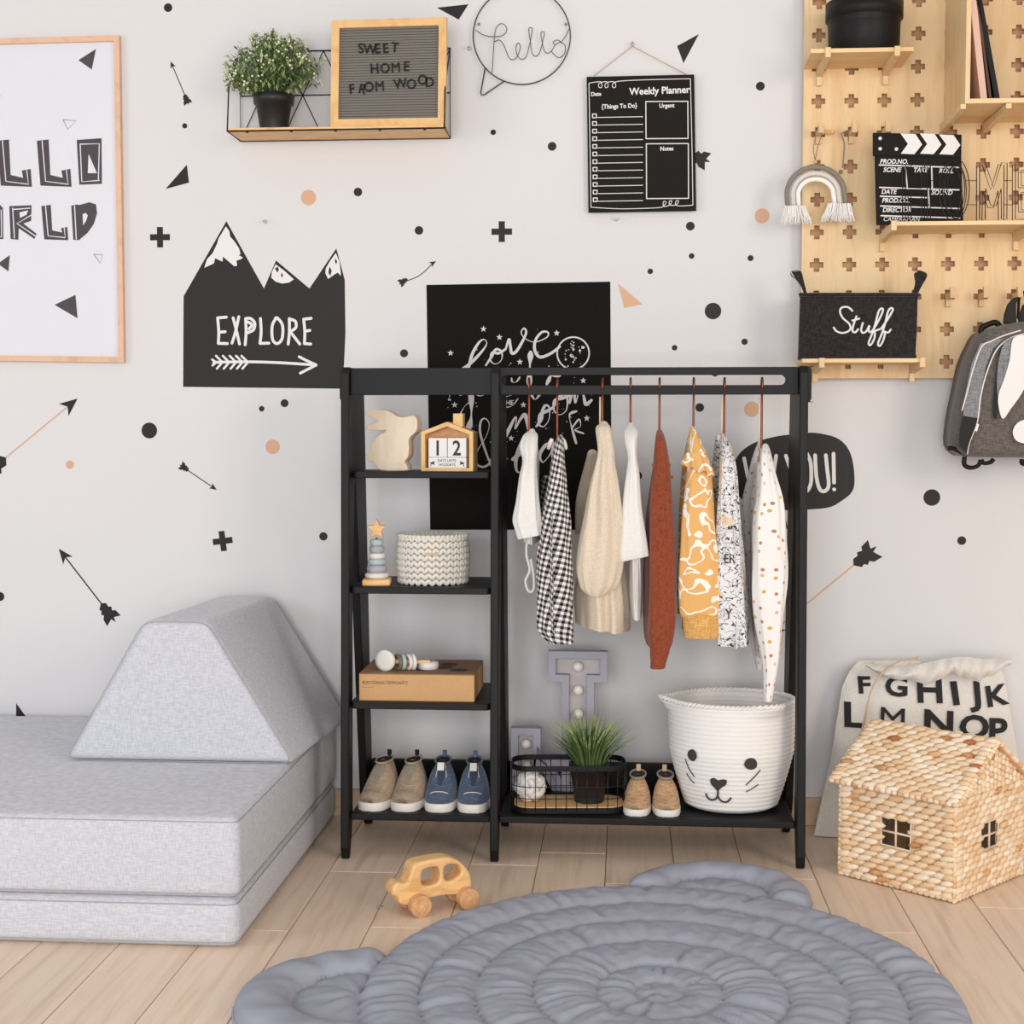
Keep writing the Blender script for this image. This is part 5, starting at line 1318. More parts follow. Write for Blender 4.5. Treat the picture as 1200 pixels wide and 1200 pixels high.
# ---------------------------------------------------------------- wire wall shelf with plant and letter board
o2 = (240, 0, 4.0); za = 1.771
xL, xR = wp(282, 160, -.003)[0], wp(528, 160, -.003)[0]
ws = thing('wire_wall_shelf', 'black wire wall shelf with a geometric back and a wooden board', 'wall shelf', ((xL+xR)/2, 0, za))
yF = -.135; zt_ = wp(400, 59, -.003)[1]; zm = wp(400, 111, -.003)[1]
mb = MB(); mb.bb((xL+.002, yF, za), (xR-.002, -.004, za+.008), .001); build('wooden_board', mb, M_PINE, ws, True)
def wire(pts, r=.0021, closed=False, name='wire'):
    mb = MB(); mb.tube(pts, r, 6, closed); build(name, mb, M_WIRE, ws, True)
wire([(xL, -.004, za), (xR, -.004, za), (xR, -.004, zt_), (xL, -.004, zt_)], .0021, True, 'back_frame')
wire([(xL, yF, za), (xR, yF, za), (xR, -.004, za), (xL, -.004, za)], .0022, True, 'bottom_frame')
for x in (xL, xR): wire([(x, yF, za), (x, yF+.02, zm), (x, -.004, zt_)], .0021, False, 'side_wire')
wire([(xL, -.004, zm), (xR, -.004, zm)], .0015)
n = 5; dxx = (xR-xL)/n
for i in range(n):
    a = xL+i*dxx
    wire([(a, -.004, zt_), (a+dxx/2, -.004, zm)], .0013); wire([(a+dxx/2, -.004, zm), (a+dxx, -.004, zt_)], .0013)
    wire([(a, -.004, za), (a+dxx/2, -.004, zm)], .0013); wire([(a+dxx/2, -.004, zm), (a+dxx, -.004, za)], .0013)
for k in range(5): mb = MB(); x = xL+.05+k*(xR-xL-.1)/4; mb.cyl((x, yF+.004, za-.001), (x, yF+.004, za-.004), .0035, n=10); build('screw', mb, M_WIRE, ws, True)
pp = at(321, 151, -.075); pt_ = thing('potted_plant', 'bushy green artificial plant with cream flowers in a black pot on the wire shelf', 'plant', (pp.x, -.074, za+.008))
mb = MB(); mb.lathe([(.034, 0), (.045, .068), (.0505, .069), (.0525, .092), (.049, .092), (.046, .078), (.002, .076)], 32, cap1=False); build('pot', mb, M_POT, pt_)
lf = MB(); fw = MB(); stt = MB(); cz = .155
for i in range(150):
    a = R.uniform(0, 2*PI); e = R.uniform(-.35, 1.45); rr_ = Vector((cos(a)*cos(e)*.125, sin(a)*cos(e)*.085, sin(e)*.108))*R.uniform(.8, 1.08); tip = Vector((0, 0, cz-.015))+rr_
    if tip.y > .066: tip.y = .066
    base = Vector((.02*cos(a), .02*sin(a), .08)); mid = base.lerp(tip, .55)+Vector((0, 0, .02))
    P = [base*(1-t)**2+mid*2*t*(1-t)+tip*t*t for t in (0, .2, .4, .6, .8, 1)]; stt.tube(P, .0008, 3, caps=False)
    for k in range(20):
        t = R.uniform(.3, 1); c = base*(1-t)**2+mid*2*t*(1-t)+tip*t*t+Vector((R.gauss(0, .006), R.gauss(0, .005), R.gauss(0, .006))); 
        if c.y > .068: c.y = .068
        m_ = Matrix.Translation(c) @ Matrix.Rotation(R.uniform(0, 6.3), 4, 'Z') @ Matrix.Rotation(R.uniform(-1.2, 1.2), 4, 'X'); s = R.uniform(.006, .0110)
        lf.cm = 1 if (R.random() < .25+.35*t) else 0
        lf.add([(0, -s, 0), (s*.42, 0, .0008), (0, s, 0), (-s*.42, 0, .0008)], [[0, 1, 2, 3]], m=m_)
    if R.random() < .5:
        for k in range(4): 
            c = tip+Vector((R.gauss(0, .007), R.gauss(0, .006), R.gauss(0, .007)))
            if c.y > .068: c.y = .068
            fw.ball(c, R.uniform(.0018, .0034), 5, 4)
build('leaves', lf, [M_LEAF, M_LEAF2], pt_, False, 'stuff'); build('flowers', fw, M_FLOWER, pt_, False, 'stuff'); build('stems', stt, M_LEAF, pt_, False, 'stuff')
YL = -.108
lb = thing('letter_board', 'grey felt letter board in an oak frame spelling SWEET HOME FROM WOOD', 'letter board', (at(456, 151, YL).x, YL, za+.008))
A = [Vector(wp(*p, YL)) for p in ((389.5, 25), (524, 21), (522.5, 149.5), (388, 150.5))]
A[2].y = A[3].y = za+.0095
I = inset(A, .0195)
for i in range(4):
    j = (i+1) % 4; mb = MB(); mb.prism([tuple(A[i]), tuple(A[j]), tuple(I[j]), tuple(I[i])], .020, WF(YL+.01)); build('frame_rail', mb, M_BAMB, lb, True)
mb = MB(); nr = 34; 
for k in range(nr):
    t0, t1 = k/nr, (k+.72)/nr
    q = [I[0].lerp(I[3], t0), I[1].lerp(I[2], t0), I[1].lerp(I[2], t1), I[0].lerp(I[3], t1)]; mb.prism([tuple(v) for v in q], .004, WF(YL+.002))
build('felt_ridges', mb, M_FELT, lb, True, 'stuff')
mb = MB(); mb.prism([tuple(v) for v in I], .004, WF(YL+.006)); build('felt_backing', mb, M_FELT, lb, True)
for s_, pts in (('SWEET', [(735, 250, .1), (775, 254, -.05), (812, 252, .05), (850, 250, .08), (890, 246, -.1)]), ('HOME', [(798, 345, .05), (845, 343, -.05), (897, 340, .05), (945, 334, -.04)]),
                ('FROM', [(692, 440, .1), (735, 440, -.25), (775, 430, .2), (822, 428, .05)]), ('WOOD', [(920, 415, .12), (972, 418, .1), (1020, 398, -.1), (1056, 408, .06)])):
    for ch, (x, y, r_) in zip(s_, pts):
        q = wp(240+x/4, y/4, YL); mb = MB(); mb.text(ch, .0345, .0016, .0003, WF(YL-.0035, q[0], q[1]) @ Matrix.Rotation(r_, 4, 'Z'), 'CENTER', sx=.92); build('letter', mb, M_BLACK, lb, True)

# ---------------------------------------------------------------- pegboard
M_BACK = wood('brown_backing_ply', '#a97c56', '#b98d66', (5, 5, .6), 6)
YPG = -.040; PT = .015
zl = at(1000, 443.5, YPG).z; xl = at(939.5, 300, YPG).x
pg = thing('pegboard', 'large birch plywood pegboard with cross-shaped holes on the right of the wall', 'pegboard', (xl+.35, -.03, zl))
xr_, zu = xl+.76, zl+1.10
c00 = wp(956.9, 310.5, YPG); sp_ = (wp(1190, 155, YPG)[0]-wp(956.9, 155, YPG)[0])/6
loops = [[(xl, zl), (xr_, zl), (xr_, zu), (xl, zu)]]
def cross(cx, cz, L=.0168, q=.0068): return [(cx-q, cz-L), (cx+q, cz-L), (cx+q, cz-q), (cx+L, cz-q), (cx+L, cz+q), (cx+q, cz+q), (cx+q, cz+L), (cx-q, cz+L), (cx-q, cz+q), (cx-L, cz+q), (cx-L, cz-q), (cx-q, cz-q)]
HX = lambda i: c00[0]+sp_*i
HZ = lambda j: c00[1]+sp_*j      # j counted upwards from the row at y=310
for i in range(0, 9):
    for j in range(-3, 12):
        if HX(i) > xr_-.03 or HZ(j) > zu-.03: continue
        loops.append(cross(HX(i), HZ(j)))
mb = MB(); mb.curve(loops, PT/2-.0008, .0008, WF(YPG+PT/2)); build('perforated_panel', mb, M_PLY, pg, True)
mb = MB(); mb.bb((xl+.012, YPG+PT+.004, zl+.012), (xr_-.012, YPG+PT+.010, zu-.012)); build('backing_board', mb, M_BACK, pg, True)
for a in ((xl+.015, zl+.02), (xr_-.06, zl+.02), (xl+.015, zu-.06), (xr_-.06, zu-.06)):
    mb = MB(); mb.bb((a[0], YPG+PT+.010, a[1]-.012), (a[0]+.03, -.001, a[1]+.03)); build('wall_spacer', mb, M_PLYE, pg, True)
def pegshelf(label, x0, x1, ztop, depth, brs, dn=.035):
    o = thing('peg_shelf', label, 'shelf', ((x0+x1)/2, YPG, ztop))
    mb = MB(); mb.bb((x0, YPG-depth, ztop-.010), (x1, YPG, ztop), .0008); build('shelf_board', mb, M_PLYH, o, True)
    for bx in brs:
        mb = MB(); P = [(YPG+.012, ztop-.010), (YPG-depth*1.0, ztop-.010), (YPG-depth*1.0, ztop+.001), (YPG-depth-.008, ztop+.001), (YPG-depth-.008, ztop-.022), (YPG-.012, ztop-.032), (YPG-.012, ztop-.032-dn*.6), (YPG, ztop-.032-dn*.6), (YPG, ztop-.030), (YPG+.012, ztop-.030)]
        vs = [(bx-.0062, y, z) for y, z in P]+[(bx+.0062, y, z) for y, z in P]; n = len(P)
        mb.add(vs, [list(range(n)), list(range(n, 2*n))[::-1]]+[[k, n+k, n+(k+1) % n, (k+1) % n] for k in range(n)], flat=True); build('bracket', mb, M_PLY, o, True)
    return o
shA = at(1010, 56, YPG-.165); x0, x1 = at(940.5, 79, YPG).x, at(1046, 79, YPG).x
pegshelf('small plywood peg shelf holding the black flower pot', x0, at(1071, 56, YPG-.165).x, shA.z, .165, (HX(0), HX(2)))
shC = at(1100, 259, YPG-.165); pegshelf('long plywood peg shelf holding the clapperboard and wire letters', at(1047, 259, YPG-.165).x, xr_-.04, shC.z, .165, (HX(2)-.002, HX(6)))
shD = at(1000, 420, YPG-.135); pegshelf('lowest plywood peg shelf holding the black fabric basket', at(940, 424, YPG-.135).x, at(1083, 424, YPG-.135).x, shD.z, .135, (at(963, 424, YPG-.14).x, at(1081, 424, YPG-.14).x))
# black pot
q = at(1012.5, 50, YPG-.085); fpz = thing('black_plant_pot', 'wide black metal pot with a rim on the top peg shelf', 'pot', (q.x, YPG-.083, shA.z))
mb = MB(); mb.lathe([(.082, 0), (.0845, .002), (.086, .070), (.086, .083), (.0925, .086), (.0925, .125), (.089, .125), (.088, .09), (.080, .012), (.002, .010)], 48, cap1=False); build('pot_body', mb, M_BLACK, fpz)
# cube shelf
q0 = at(1135.5, 115, YPG-.235); q1 = at(1135.5, 0, YPG-.235); bxl, bzb = at(1131, 115, YPG-.235).x, at(1150, 115, YPG-.235).z
cs = thing('cube_shelf', 'birch plywood box shelf with books at the top right', 'shelf', (bxl+.16, YPG, bzb))
bxr, bzt = bxl+.33, bzb+.34; D_ = .235
mb = MB(); mb.bb((bxl, YPG-D_, bzb-.012), (bxl+.011, YPG, bzt), .0006); build('side_panel', mb, M_PLY, cs, True)
mb = MB(); mb.bb((bxr-.011, YPG-D_, bzb-.012), (bxr, YPG, bzt), .0006); build('side_panel', mb, M_PLY, cs, True)
mb = MB(); mb.bb((bxl+.011, YPG-D_+.003, bzb-.011), (bxr-.011, YPG, bzb), .0006); build('bottom_panel', mb, M_PLYH, cs, True)
mb = MB(); mb.bb((bxl+.011, YPG-D_+.003, bzt-.011), (bxr-.011, YPG, bzt), .0006); build('top_panel', mb, M_PLYH, cs, True)
for bx in (bxl-.004, bxl+.10):
    mb = MB(); P = [(YPG, bzb-.012), (YPG-D_*.98, bzb-.012), (YPG-D_*.98, bzb+.004), (YPG-D_*1.0, bzb-.018), (YPG, bzb-.030)]
    P = [(YPG, bzb-.013), (YPG-D_, bzb-.013), (YPG-D_, bzb-.024), (YPG-.01, bzb-.036), (YPG, bzb-.036)]
    vs = [(bx-.006, y, z) for y, z in P]+[(bx+.006, y, z) for y, z in P]; n = len(P)
    mb.add(vs, [list(range(n)), list(range(n, 2*n))[::-1]]+[[k, n+k, n+(k+1) % n, (k+1) % n] for k in range(n)], flat=True); build('bracket', mb, M_PLY, cs, True)
def book(label, pxb, pxt, wpx, mat, h, dep, ins=M_WHITE):
    Y = YPG-D_+.03; b = at(pxb, 112, Y); tx = at(pxt, 0, Y); ang_ = atan2(tx.x-b.x, tx.z-b.z); th__ = wpx/430
    o = thing('book', label, 'book', (b.x, Y, bzb+.001)); o.rotation_euler = (0, ang_, 0); WMX[o.name] = Matrix.Translation(o.location) @ Matrix.Rotation(ang_, 4, 'Y')
    lift = th__/2*sin(abs(ang_))
    for x0, x1, nm in ((-th__/2, -th__/2+.002, 'cover'), (th__/2-.002, th__/2, 'cover')):
        mb = MB(); mb.bb((x0, 0, lift), (x1, dep, lift+h)); build(nm, mb, mat, o)
    mb = MB(); mb.bb((-th__/2+.002, .003, lift+.003), (th__/2-.002, dep-.002, lift+h-.003)); build('pages', mb, ins, o)
    mb = MB(); mb.bb((-th__/2, -.0015, lift), (th__/2, .001, lift+h)); build('spine', mb, mat, o)
book('pale pink book leaning in the plywood box shelf', 1153, 1141, 6.5, M_PINK, .26, .17)
book('thin brown book leaning between the pink and black books', 1161, 1146, 2.4, M_SEAM, .25, .15)
book('black book leaning at the right in the plywood box shelf', 1169, 1149, 5.0, M_BLACK, .27, .17)
# hooks
def hook(i, j, label, x=None, z=None):
    X0, Z0 = (HX(i), HZ(j)) if x is None else (x, z)
    o = thing('wooden_peg_hook', label, 'hook', (X0, YPG, Z0), 0)
    mb = MB(); P = [(.010, -.020), (-.004, -.020), (-.004, -.006), (-.050, .004), (-.050, .020), (-.060, .020), (-.060, -.012), (-.004, -.024), (-.004, -.034), (.010, -.034)]
    P = [(.010, .006), (-.050, .006), (-.050, .018), (-.061, .018), (-.061, -.008), (-.012, -.008), (-.012, -.026), (0, -.026), (0, -.008), (.010, -.008)]
    vs = [(-.0062, y, z_) for y, z_ in P]+[(.0062, y, z_) for y, z_ in P]; n = len(P)
    mb.add(vs, [list(range(n)), list(range(n, 2*n))[::-1]]+[[k, n+k, n+(k+1) % n, (k+1) % n] for k in range(n)], flat=True); build('hook_block', mb, M_PLYE, o); return o
zrow = at(1000, 155, YPG).z; jr = round((zrow-c00[1])/sp_); zh = at(1100, 349, YPG).z; jh = round((zh-c00[1])/sp_)
hook(0, jr, 'wooden peg hook carrying the cord rainbow'); hook(1, jr, 'wooden peg hook just right of the cord rainbow with a dark string'); hook(2, jr, 'wooden peg hook half hidden behind the clapperboard')
hook(4, jh, 'left wooden peg hook between the black fabric basket and the backpack'); hook(5, jh, 'right wooden peg hook between the black fabric basket and the backpack'); hook(6, jh, 'wooden peg hook that carries the backpack')
# rainbow
yr = YPG-.058
def at2(x, y): return at(900+x/7.5, 130+y/7.5, yr)
rc = thing('cord_rainbow', 'grey and white cord rainbow with white tassels hanging from a peg hook', 'wall hanging', (at2(420, 900)))
for k, (w2_, top, thk, m_) in enumerate(((254, 492, .0068, M_RDK), (202, 548, .0064, M_RLT), (155, 600, .0064, M_RWH))):
    P = [Vector((420-w2_+7, 835))]+[Vector((420-w2_*cos(a), 735-(735-top)*sin(a))) for a in [i*PI/12 for i in range(13)]]+[Vector((420+w2_+10, 815))]
    mb = MB(); mb.tube([at2(p.x, p.y) for p in cat(P, 2)], thk*.92, 10); build('cord_arc', mb, m_, rc, True)
for s, (x0, x1, yy) in ((-1, (150, 320, 835)), (1, (530, 720, 815))):
    mb = MB()
    for i in range(150):
        t = R.random(); x = x0+(x1-x0)*t; sp2 = (t-.5)*70*(1.0)+(-s)*60*max(0, (t if s < 0 else 1-t)-.5); L = R.uniform(120, 165)
        P = [at2(x, yy), at2(x+sp2*.4+R.uniform(-6, 6), yy+L*.5), at2(x+sp2+R.uniform(-12, 12), yy+L)]; o_ = R.uniform(-.009, .009); P = [p+Vector((0, o_, 0)) for p in P]
        mb.tube(P, [.0016, .0015, .0009], 4, caps=False)
    build('tassel_fringe', mb, M_RWH, rc, True, 'stuff')
mb = MB(); zhk = HZ(jr)+.006+.0015
for s in (-1, 1): mb.tube([at2(415, 440), at2(415+s*18, 330), (HX(0)+s*.0072, yr+.003, HZ(jr)+.008), (HX(0), yr+.003, HZ(jr)+.0082)], .0011, 5)
build('hanging_string', mb, M_RDK, rc, True)
mb = MB(); mb.box(at2(415, 448), (.008, .009, .008), .002); build('knot', mb, M_END, rc, True)
ds = thing('string_loop', 'dark grey string with a knotted end hanging from the second peg hook', 'string', (HX(1), YPG-.04, HZ(jr)+.007))
mb = MB()
for dy in (0, .005): mb.tube([Vector((HX(1)-.006, YPG-.030-dy, HZ(jr)+.0085)), Vector((HX(1)-.0092, YPG-.030-dy, HZ(jr)+.004))]+[at(900+x/7.5+dy*150, 130+y/7.5, YPG-.035) for x, y in cat([Vector(v) for v in ((640, 200), (668, 290), (662, 400), (652, 500))], 4)], .0013, 5)
p = at(900+640/7.5, 130+535/7.5, YPG-.035); mb.tube([Vector((HX(1)-.006, YPG-.030, HZ(jr)+.0085)), Vector((HX(1)+.006, YPG-.030, HZ(jr)+.0085))], .0013, 5); build('string', mb, M_RDK, ds, True)
mb = MB(); mb.ball(p, .0055, 8, 6); build('knot', mb, M_RDK, ds, True)
bd_ = thing('wooden_beads', 'short row of small wooden beads strung between the first two peg hooks', 'beads', (HX(0)+.04, YPG-.012, HZ(jr)))
for k, x in enumerate((480, 510, 538, 566)): mb = MB(); mb.ball(at(900+x/7.5, 130+(190-6*(k % 2))/7.5, YPG-.006), .0058, 10, 8); build('bead', mb, M_PINE, bd_, True)
# clapperboard
o5 = (1000, 140, 6.0); YC = YPG-.095
cp = thing('clapperboard', 'black film clapperboard with white chevrons and labels on the long peg shelf', 'clapperboard', (at(1075, 260, YC).x, YC, shC.z))
S5 = [Vector(wp(1000+x/6, 140+y/6, YC)) for x, y in ((150, 250), (757, 262), (772, 720), (163, 720))]; S5[2].y = S5[3].y = shC.z+.001
mb = MB(); mb.prism([tuple(v) for v in S5], .007, WF(YC+.0035)); build('slate', mb, M_BOARD, cp, True)
mb = MB(); mb.prism(crop([(138, 97), (757, 110), (755, 272), (138, 255)], *o5, YC), .012, WF(YC+.0050)); build('clap_stick', mb, M_BOARD, cp, True)
for dx_ in (0, 135, 270):
    mb = MB(); mb.prism(crop([(328+dx_, 102), (432+dx_, 106), (480+dx_, 180), (425+dx_, 248), (330+dx_, 244), (380+dx_, 176)] if dx_ < 270 else [(598, 110), (700, 114), (748, 184), (696, 252), (600, 248), (650, 180)], *o5, YC), .0004, WF(YC-.0070)); build('white_chevron', mb, M_WHITE, cp, True)
for x, y in ((185, 137), (185, 210), (299, 212)):
    q = wp(1000+x/6, 140+y/6, YC); mb = MB(); mb.M = Matrix.Translation((q[0], YC-.007, q[1])) @ Matrix.Rotation(PI/2, 4, 'X'); mb.lathe([(.0045, 0), (.0043, .001), (.002, .0018)], 12); build('rivet', mb, M_WHITE, cp, True)
WCm = WF(YC-.0040)
mb = MB(); strokes(mb, [[(180, 322), (740, 340)], [(183, 480), (740, 497)], [(188, 542), (530, 552)], [(190, 610), (742, 628)], [(193, 678), (745, 695)], [(362, 330), (378, 488)], [(548, 335), (552, 490)], [(524, 492), (532, 620)]], o5, 1.5, YC, WCm); build('ruled_lines', mb, M_WHITE, cp, True)
for s_, x, y in (('PROD.NO.', 184, 312), ('SCENE', 208, 370), ('TAKE', 418, 372), ('ROLL', 598, 378), ('DATE', 194, 524), ('SOUND', 545, 530), ('PROD.CO.', 198, 585), ('DIRECTOR', 202, 652), ('CAMERAMAN', 206, 716)):
    q = wp(1000+x/6, 140+y/6, YC); mb = MB(); mb.text(s_, .0155, .0001, .0004, WF(YC-.0040, q[0], q[1]) @ Matrix.Rotation(-.02, 4, 'Z'), shear=.2, sx=.92)
    mb.v = [v for v in mb.v]; build('printed_word', mb, M_WHITE, cp, True)
# wire letters HOME
YH = YPG-.130; hw = thing('wire_letters', 'thin black wire letters spelling HOME beside the clapperboard', 'decorative letters', (at(1150, 260, YH).x, YH, shC.z))
def WL(P, closed=True, k=1):
    mb = MB()
    for dy, sc_ in ((0, 0), (.022, 4)):
        Q = [at(1000+x/6+sc_*.9, 140+y/6-sc_*.6, YH+dy) for x, y in P]; 
        for q_ in Q: q_.z = max(q_.z, shC.z+.0013)
        mb.tube(Q, .0012, 5, closed)
    build('wire_letter', mb, M_WIRE, hw, True)
oo = [(700+95*cos(a)*(1 if cos(a) > 0 else 1), 500-210*sin(a)) for a in [i*PI/12 for i in range(24)]]; WL(oo)
WL([(700+62*cos(a), 500-165*sin(a)) for a in [i*PI/12 for i in range(24)]])
WL([(866, 716), (866, 325), (905, 318), (965, 495), (1020, 318), (1060, 322), (1058, 716), (1020, 716), (1018, 500), (985, 620), (945, 620), (908, 500), (905, 716)])
WL([(1118, 716), (1118, 320), (1290, 320), (1290, 370), (1160, 372), (1160, 480), (1270, 482), (1270, 525), (1160, 527), (1160, 650), (1290, 652), (1290, 716)])
WL([(345, 716), (345, 330), (385, 330), (385, 480), (480, 484), (480, 330), (520, 330), (520, 716), (480, 716), (480, 530), (385, 528), (385, 716)])
mb = MB()
for y in (430, 600):
    for a, b in ((520, 610), (795, 866), (1060, 1118)): mb.tube([at(1000+a/6, 140+y/6, YH), at(1000+b/6, 140+y/6, YH)], .0009, 5)
build('joining_wires', mb, M_WIRE, hw, True, 'stuff')
# Stuff basket
of = (920, 300, 6.6667); YS = YPG-.135
sb = thing('fabric_basket', 'black canvas basket lettered Stuff with two loop handles on the lowest peg shelf', 'basket', (at(1005, 420, YS).x, YPG-.07, shD.z))
mb = MB(); nu, nv = 24, 12; vs = []
def stf(u, v, front):
    xl_ = 102+(120-102)*v; xr2 = 1018+(1038-1018)*v
    x = xl_+(xr2-xl_)*u; y = 800+(290-800)*v
    sag = .006*sin(PI*u)*sin(PI*v)-.004*sin(PI*u)*(1-v)
    p = at(920+x/6.6667, 300+y/6.6667, YS); Yd = YS-.002-sag+.005*noise.noise(Vector((u*5, v*4, 2))) if front else YPG-.004
    cx_ = at(1005, 370, YS).x
    return Vector((p.x if front else cx_+(p.x-cx_)*.90+.006, Yd, max(p.z, shD.z+.0008)))
for fr_ in (True, False):
    vs = [stf(i/nu, j/nv, fr_) for j in range(nv+1) for i in range(nu+1)]; fs = [[j*(nu+1)+i, j*(nu+1)+i+1, (j+1)*(nu+1)+i+1, (j+1)*(nu+1)+i] for j in range(nv) for i in range(nu)]
    mb.add(vs, fs if fr_ else [f[::-1] for f in fs])
for u in (0, 1):
    vs = []
    for j in range(nv+1): vs += [stf(u, j/nv, True), stf(u, j/nv, True).lerp(stf(u, j/nv, False), .5)+Vector(((-1 if u == 0 else 1)*.004, 0, 0)), stf(u, j/nv, False)]
    mb.add(vs, [[3*j+k, 3*j+k+1, 3*j+k+4, 3*j+k+3] for j in range(nv) for k in (0, 1)])
vs = [stf(i/nu, 0, f_) for f_ in (True, False) for i in range(nu+1)]; mb.add(vs, [[i, i+1, nu+2+i, nu+1+i] for i in range(nu)]); build('canvas_body', mb, M_DKFAB, sb, True)
mb = MB(); P = [stf(i/12, 1, True)+Vector((0, -.001, -.004)) for i in range(13)]+[stf(i/12, 1, False)+Vector((0, 0, -.002)) for i in range(12, -1, -1)]; mb.tube(P, .0048, 8, True); build('hemmed_rim', mb, M_DKFAB, sb, True)
for P in ([(150, 300), (130, 240), (85, 180), (48, 150), (50, 122), (118, 122), (138, 180), (150, 230), (168, 300)], [(985, 300), (1010, 250), (1020, 200), (1012, 140), (1040, 115), (1100, 140), (1095, 180), (1060, 240), (1030, 300)]):
    mb = MB(); Q = cat([Vector(p) for p in P], 3); vs = []
    for p in Q: a = at(920+p.x/6.6667, 300+p.y/6.6667, YS+.02); vs += [a+Vector((0, -.011, 0)), a+Vector((.0005, .011, 0))]
    fs = [[2*i, 2*i+1, 2*i+3, 2*i+2] for i in range(len(Q)-1)]; mb.add(vs, fs); build('loop_handle', mb, M_DKFAB, sb, True)
for L_ in ([(150, 300), (130, 240), (85, 180), (50, 124), (118, 122), (138, 180), (150, 230), (168, 300)], [(985, 300), (1010, 250), (1018, 200), (1012, 140), (1040, 115), (1102, 142), (1095, 180), (1060, 240), (1030, 300)]): mb = MB(); mb.prism(crop(L_, *of, YS+.012), .002, WF(YS+.012)); build('handle_webbing', mb, M_DKFAB, sb, True)
mb = MB()
for P in ([(525, 435), (490, 402), (440, 405), (425, 440), (450, 490), (500, 535), (502, 580), (450, 603), (400, 590), (374, 556)], [(555, 468), (532, 535), (522, 585), (545, 598), (570, 570)], [(515, 508), (545, 500), (580, 490)],
          [(605, 520), (590, 575), (602, 602), (630, 590), (655, 545), (648, 580), (660, 598), (685, 575), (725, 510), (762, 430), (752, 410), (728, 435), (704, 520), (675, 610), (650, 680), (665, 697), (690, 655), (698, 610), (695, 590), (745, 570)],
          [(745, 570), (795, 500), (838, 425), (825, 408), (802, 435), (780, 520), (750, 610), (722, 685), (738, 703), (762, 660), (774, 610), (768, 592), (800, 600), (824, 572)]):
    Q = cat([Vector(p) for p in P], 6); mb.tube([Vector((lambda a: (a.x, stf((920+0*a.x+0, 0)[1]+((p.x-110)/920), (800-p.y)/510, True).y-.0014, a.z))(at(920+p.x/6.6667, 300+p.y/6.6667, YS))) for p in Q], .0027, 6)
build('script_lettering', mb, M_WHITE, sb, True)
# backpack
ok = (1080, 330, 5.217); YK = YPG-.17
bk = thing('backpack', 'small grey animal-face backpack with white ear hanging at the right edge', 'backpack', (at(1210, 535, YK).x, YPG-.08, at(1210, 538, YK).z))
def kb(P, Y=YK): return [wp(1080+x/5.217, 330+y/5.217, Y) for x, y in P]
OUT = [(690, 235), (600, 240), (500, 262), (400, 300), (352, 380), (300, 500), (262, 680), (240, 780), (222, 900), (218, 1000), (262, 1058), (340, 1075), (690, 1080)]
OUT = OUT+[(1380-x, y) for x, y in OUT[-2:0:-1]]
def shell(mb, pts2, y0, y1, yt):   # domed panel
    Q = [tuple(v) for v in cat([Vector(p) for p in pts2], 2, True)]; n = len(Q); cx_ = sum(q[0] for q in Q)/n; cz_ = sum(q[1] for q in Q)/n
    rings = []
    for s, y in ((1.0, y0), (1.0, y0*.5+y1*.5), (.985, y1+.012), (.95, y1+.003), (.85, y1-.003), (.5, yt+.002), (.15, yt)): rings.append([(cx_+(q[0]-cx_)*s, y, cz_+(q[1]-cz_)*s) for q in Q])
    vs = [p for r_ in rings for p in r_]; fs = [[i*n+k, i*n+(k+1) % n, (i+1)*n+(k+1) % n, (i+1)*n+k] for i in range(len(rings)-1) for k in range(n)]
    fs += [list(range(n))[::-1], list(range((len(rings)-1)*n, len(rings)*n))]; mb.add(vs, fs)
    return cx_, cz_
mb = MB(); shell(mb, kb(OUT), YPG-.012, YK, YK-.012); build('main_body', mb, M_BAGG, bk, True)
def dec(name, P, mat, dy, k=3, th_=.002, clos=True):
    mb = MB(); Q = [Vector(p) for p in kb(P)]; Q = cat(Q, k, True) if k > 1 else Q; mb.prism([tuple(v) for v in Q][::-1] if False else [tuple(v) for v in Q], th_, WF(YK-.006-dy)); build(name, mb, mat, bk, True)
dec('side_gusset', [(352, 380), (300, 500), (262, 680), (248, 820), (335, 835), (352, 700), (385, 520), (430, 410), (500, 345), (420, 365)], M_BAGL, .004, 1)
dec('side_pocket', [(248, 820), (335, 835), (322, 900), (285, 1000), (272, 1055), (222, 1005), (226, 900)], M_BLACK, .0055, 1)
dec('grey_ear_backing', [(500, 370), (560, 350), (560, 500), (500, 600), (455, 700), (450, 560), (470, 440)], M_BAGL, .011)
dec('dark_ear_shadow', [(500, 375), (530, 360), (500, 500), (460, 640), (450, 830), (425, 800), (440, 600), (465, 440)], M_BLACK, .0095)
dec('white_ear', [(545, 352), (625, 335), (660, 420), (650, 560), (600, 680), (530, 780), (485, 840), (462, 790), (455, 700), (490, 600), (525, 480)], M_WHITE, .014)
dec('white_ear', [(1380-545, 352), (1380-625, 335), (720, 420), (730, 560), (780, 680), (850, 780), (895, 840), (918, 790), (925, 700), (890, 600), (855, 480)], M_WHITE, .014)
dec('white_patch', [(628, 845), (575, 862), (545, 915), (565, 970), (628, 990), (690, 970), (705, 915), (680, 860)], M_WHITE, .0115)
for P in ([(600, 300), (500, 330), (420, 365), (360, 400), (310, 530), (270, 680), (240, 790)], [(625, 320), (530, 350), (450, 420), (390, 560), (355, 700), (335, 850), (285, 990), (272, 1055)]):
    mb = MB(); mb.tube([(q[0], YK-.0120, q[1]) for q in cat([Vector(v) for v in kb(P)], 5)], .0019, 6); build('piping', mb, M_SOLE, bk, True)
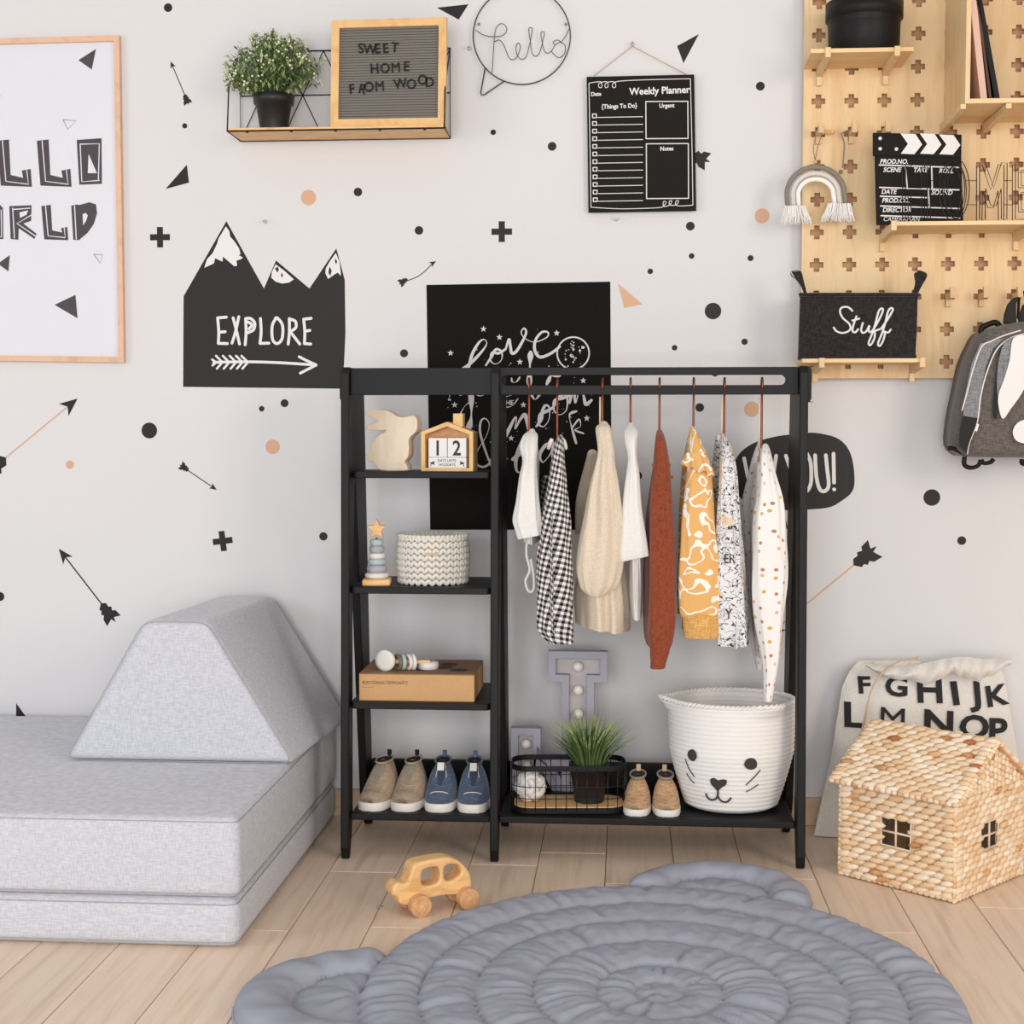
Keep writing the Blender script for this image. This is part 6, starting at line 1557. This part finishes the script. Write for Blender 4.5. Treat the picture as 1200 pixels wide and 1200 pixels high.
for P in ([(500, 258), (505, 200), (525, 140), (560, 100), (592, 92), (575, 140), (578, 260)], [(590, 262), (598, 200), (615, 150), (650, 110), (680, 100), (665, 150), (668, 262)]):
    mb = MB(); mb.curve([[tuple(v) for v in kb(P, YK+.05)]], .004, .002, WF(YK+.05)); build('felt_spike', mb, M_BLACK, bk, True)
mb = MB(); mb.tube([at(1080+x/5.217, 330+y/5.217, YK+.07) for x, y in cat([Vector(v) for v in ((370, 330), (365, 285), (400, 265), (450, 250), (480, 275))], 4)], .007, 8); build('strap_end', mb, M_BLACK, bk, True)
for P in ([(280, 1060), (235, 1040), (195, 1020), (160, 1018)], [(262, 1070), (262, 1120), (300, 1138), (345, 1125), (360, 1090)], [(365, 1090), (380, 1110), (420, 1105), (440, 1085)], [(615, 1085), (615, 1110), (650, 1120)]):
    mb = MB(); mb.tube([at(1080+x/5.217, 330+y/5.217, YK+.04) for x, y in cat([Vector(v) for v in P], 4)], .0068, 4); build('webbing_strap', mb, M_BLACK, bk, True)
mb = MB(); mb.tube([(HX(6), YPG-.05, HZ(jh)+.0085+.002)]+[at(x, y, YK+.11) for x, y in ((1193, 372), (1200, 384), (1209, 384))]+[(HX(6)+.012, YPG-.05, HZ(jh)+.0085)], .0035, 8); build('hanging_loop', mb, M_BLACK, bk, True)
mb = MB(); q = at(1080+330/5.217, 330+892/5.217, YK); mb.box((q.x, YK-.014, q.z), (.006, .002, .018), .0006, Matrix.Rotation(.25, 4, 'Y')); build('side_label', mb, M_WHITE, bk, True)
# ---------------------------------------------------------------- groups of repeats
GR = {'dot_sticker': 'round stickers scattered on the wall', 'cross_sticker': 'cross stickers on the wall', 'triangle_sticker': 'triangle stickers on the wall',
      'arrow_sticker': 'arrow stickers on the wall', 'wall_pin': 'clear pins in the wall', 'clothes_hanger': 'copper hook hangers on the rack rail',
      'sneaker': 'canvas sneakers on the bottom shelf', 'slip_on_shoe': 'knitted slip-on shoes on the bottom shelf', 'peg_shelf': 'peg shelves on the pegboard',
      'wooden_peg_hook': 'wooden peg hooks on the pegboard', 'book': 'books in the plywood box shelf', 'marquee_letter': 'marquee letters at the back of the bottom shelf'}
for o in COL.objects:
    g = GR.get(o.name.split('.')[0])
    if g and o.parent is None: o['group'] = g
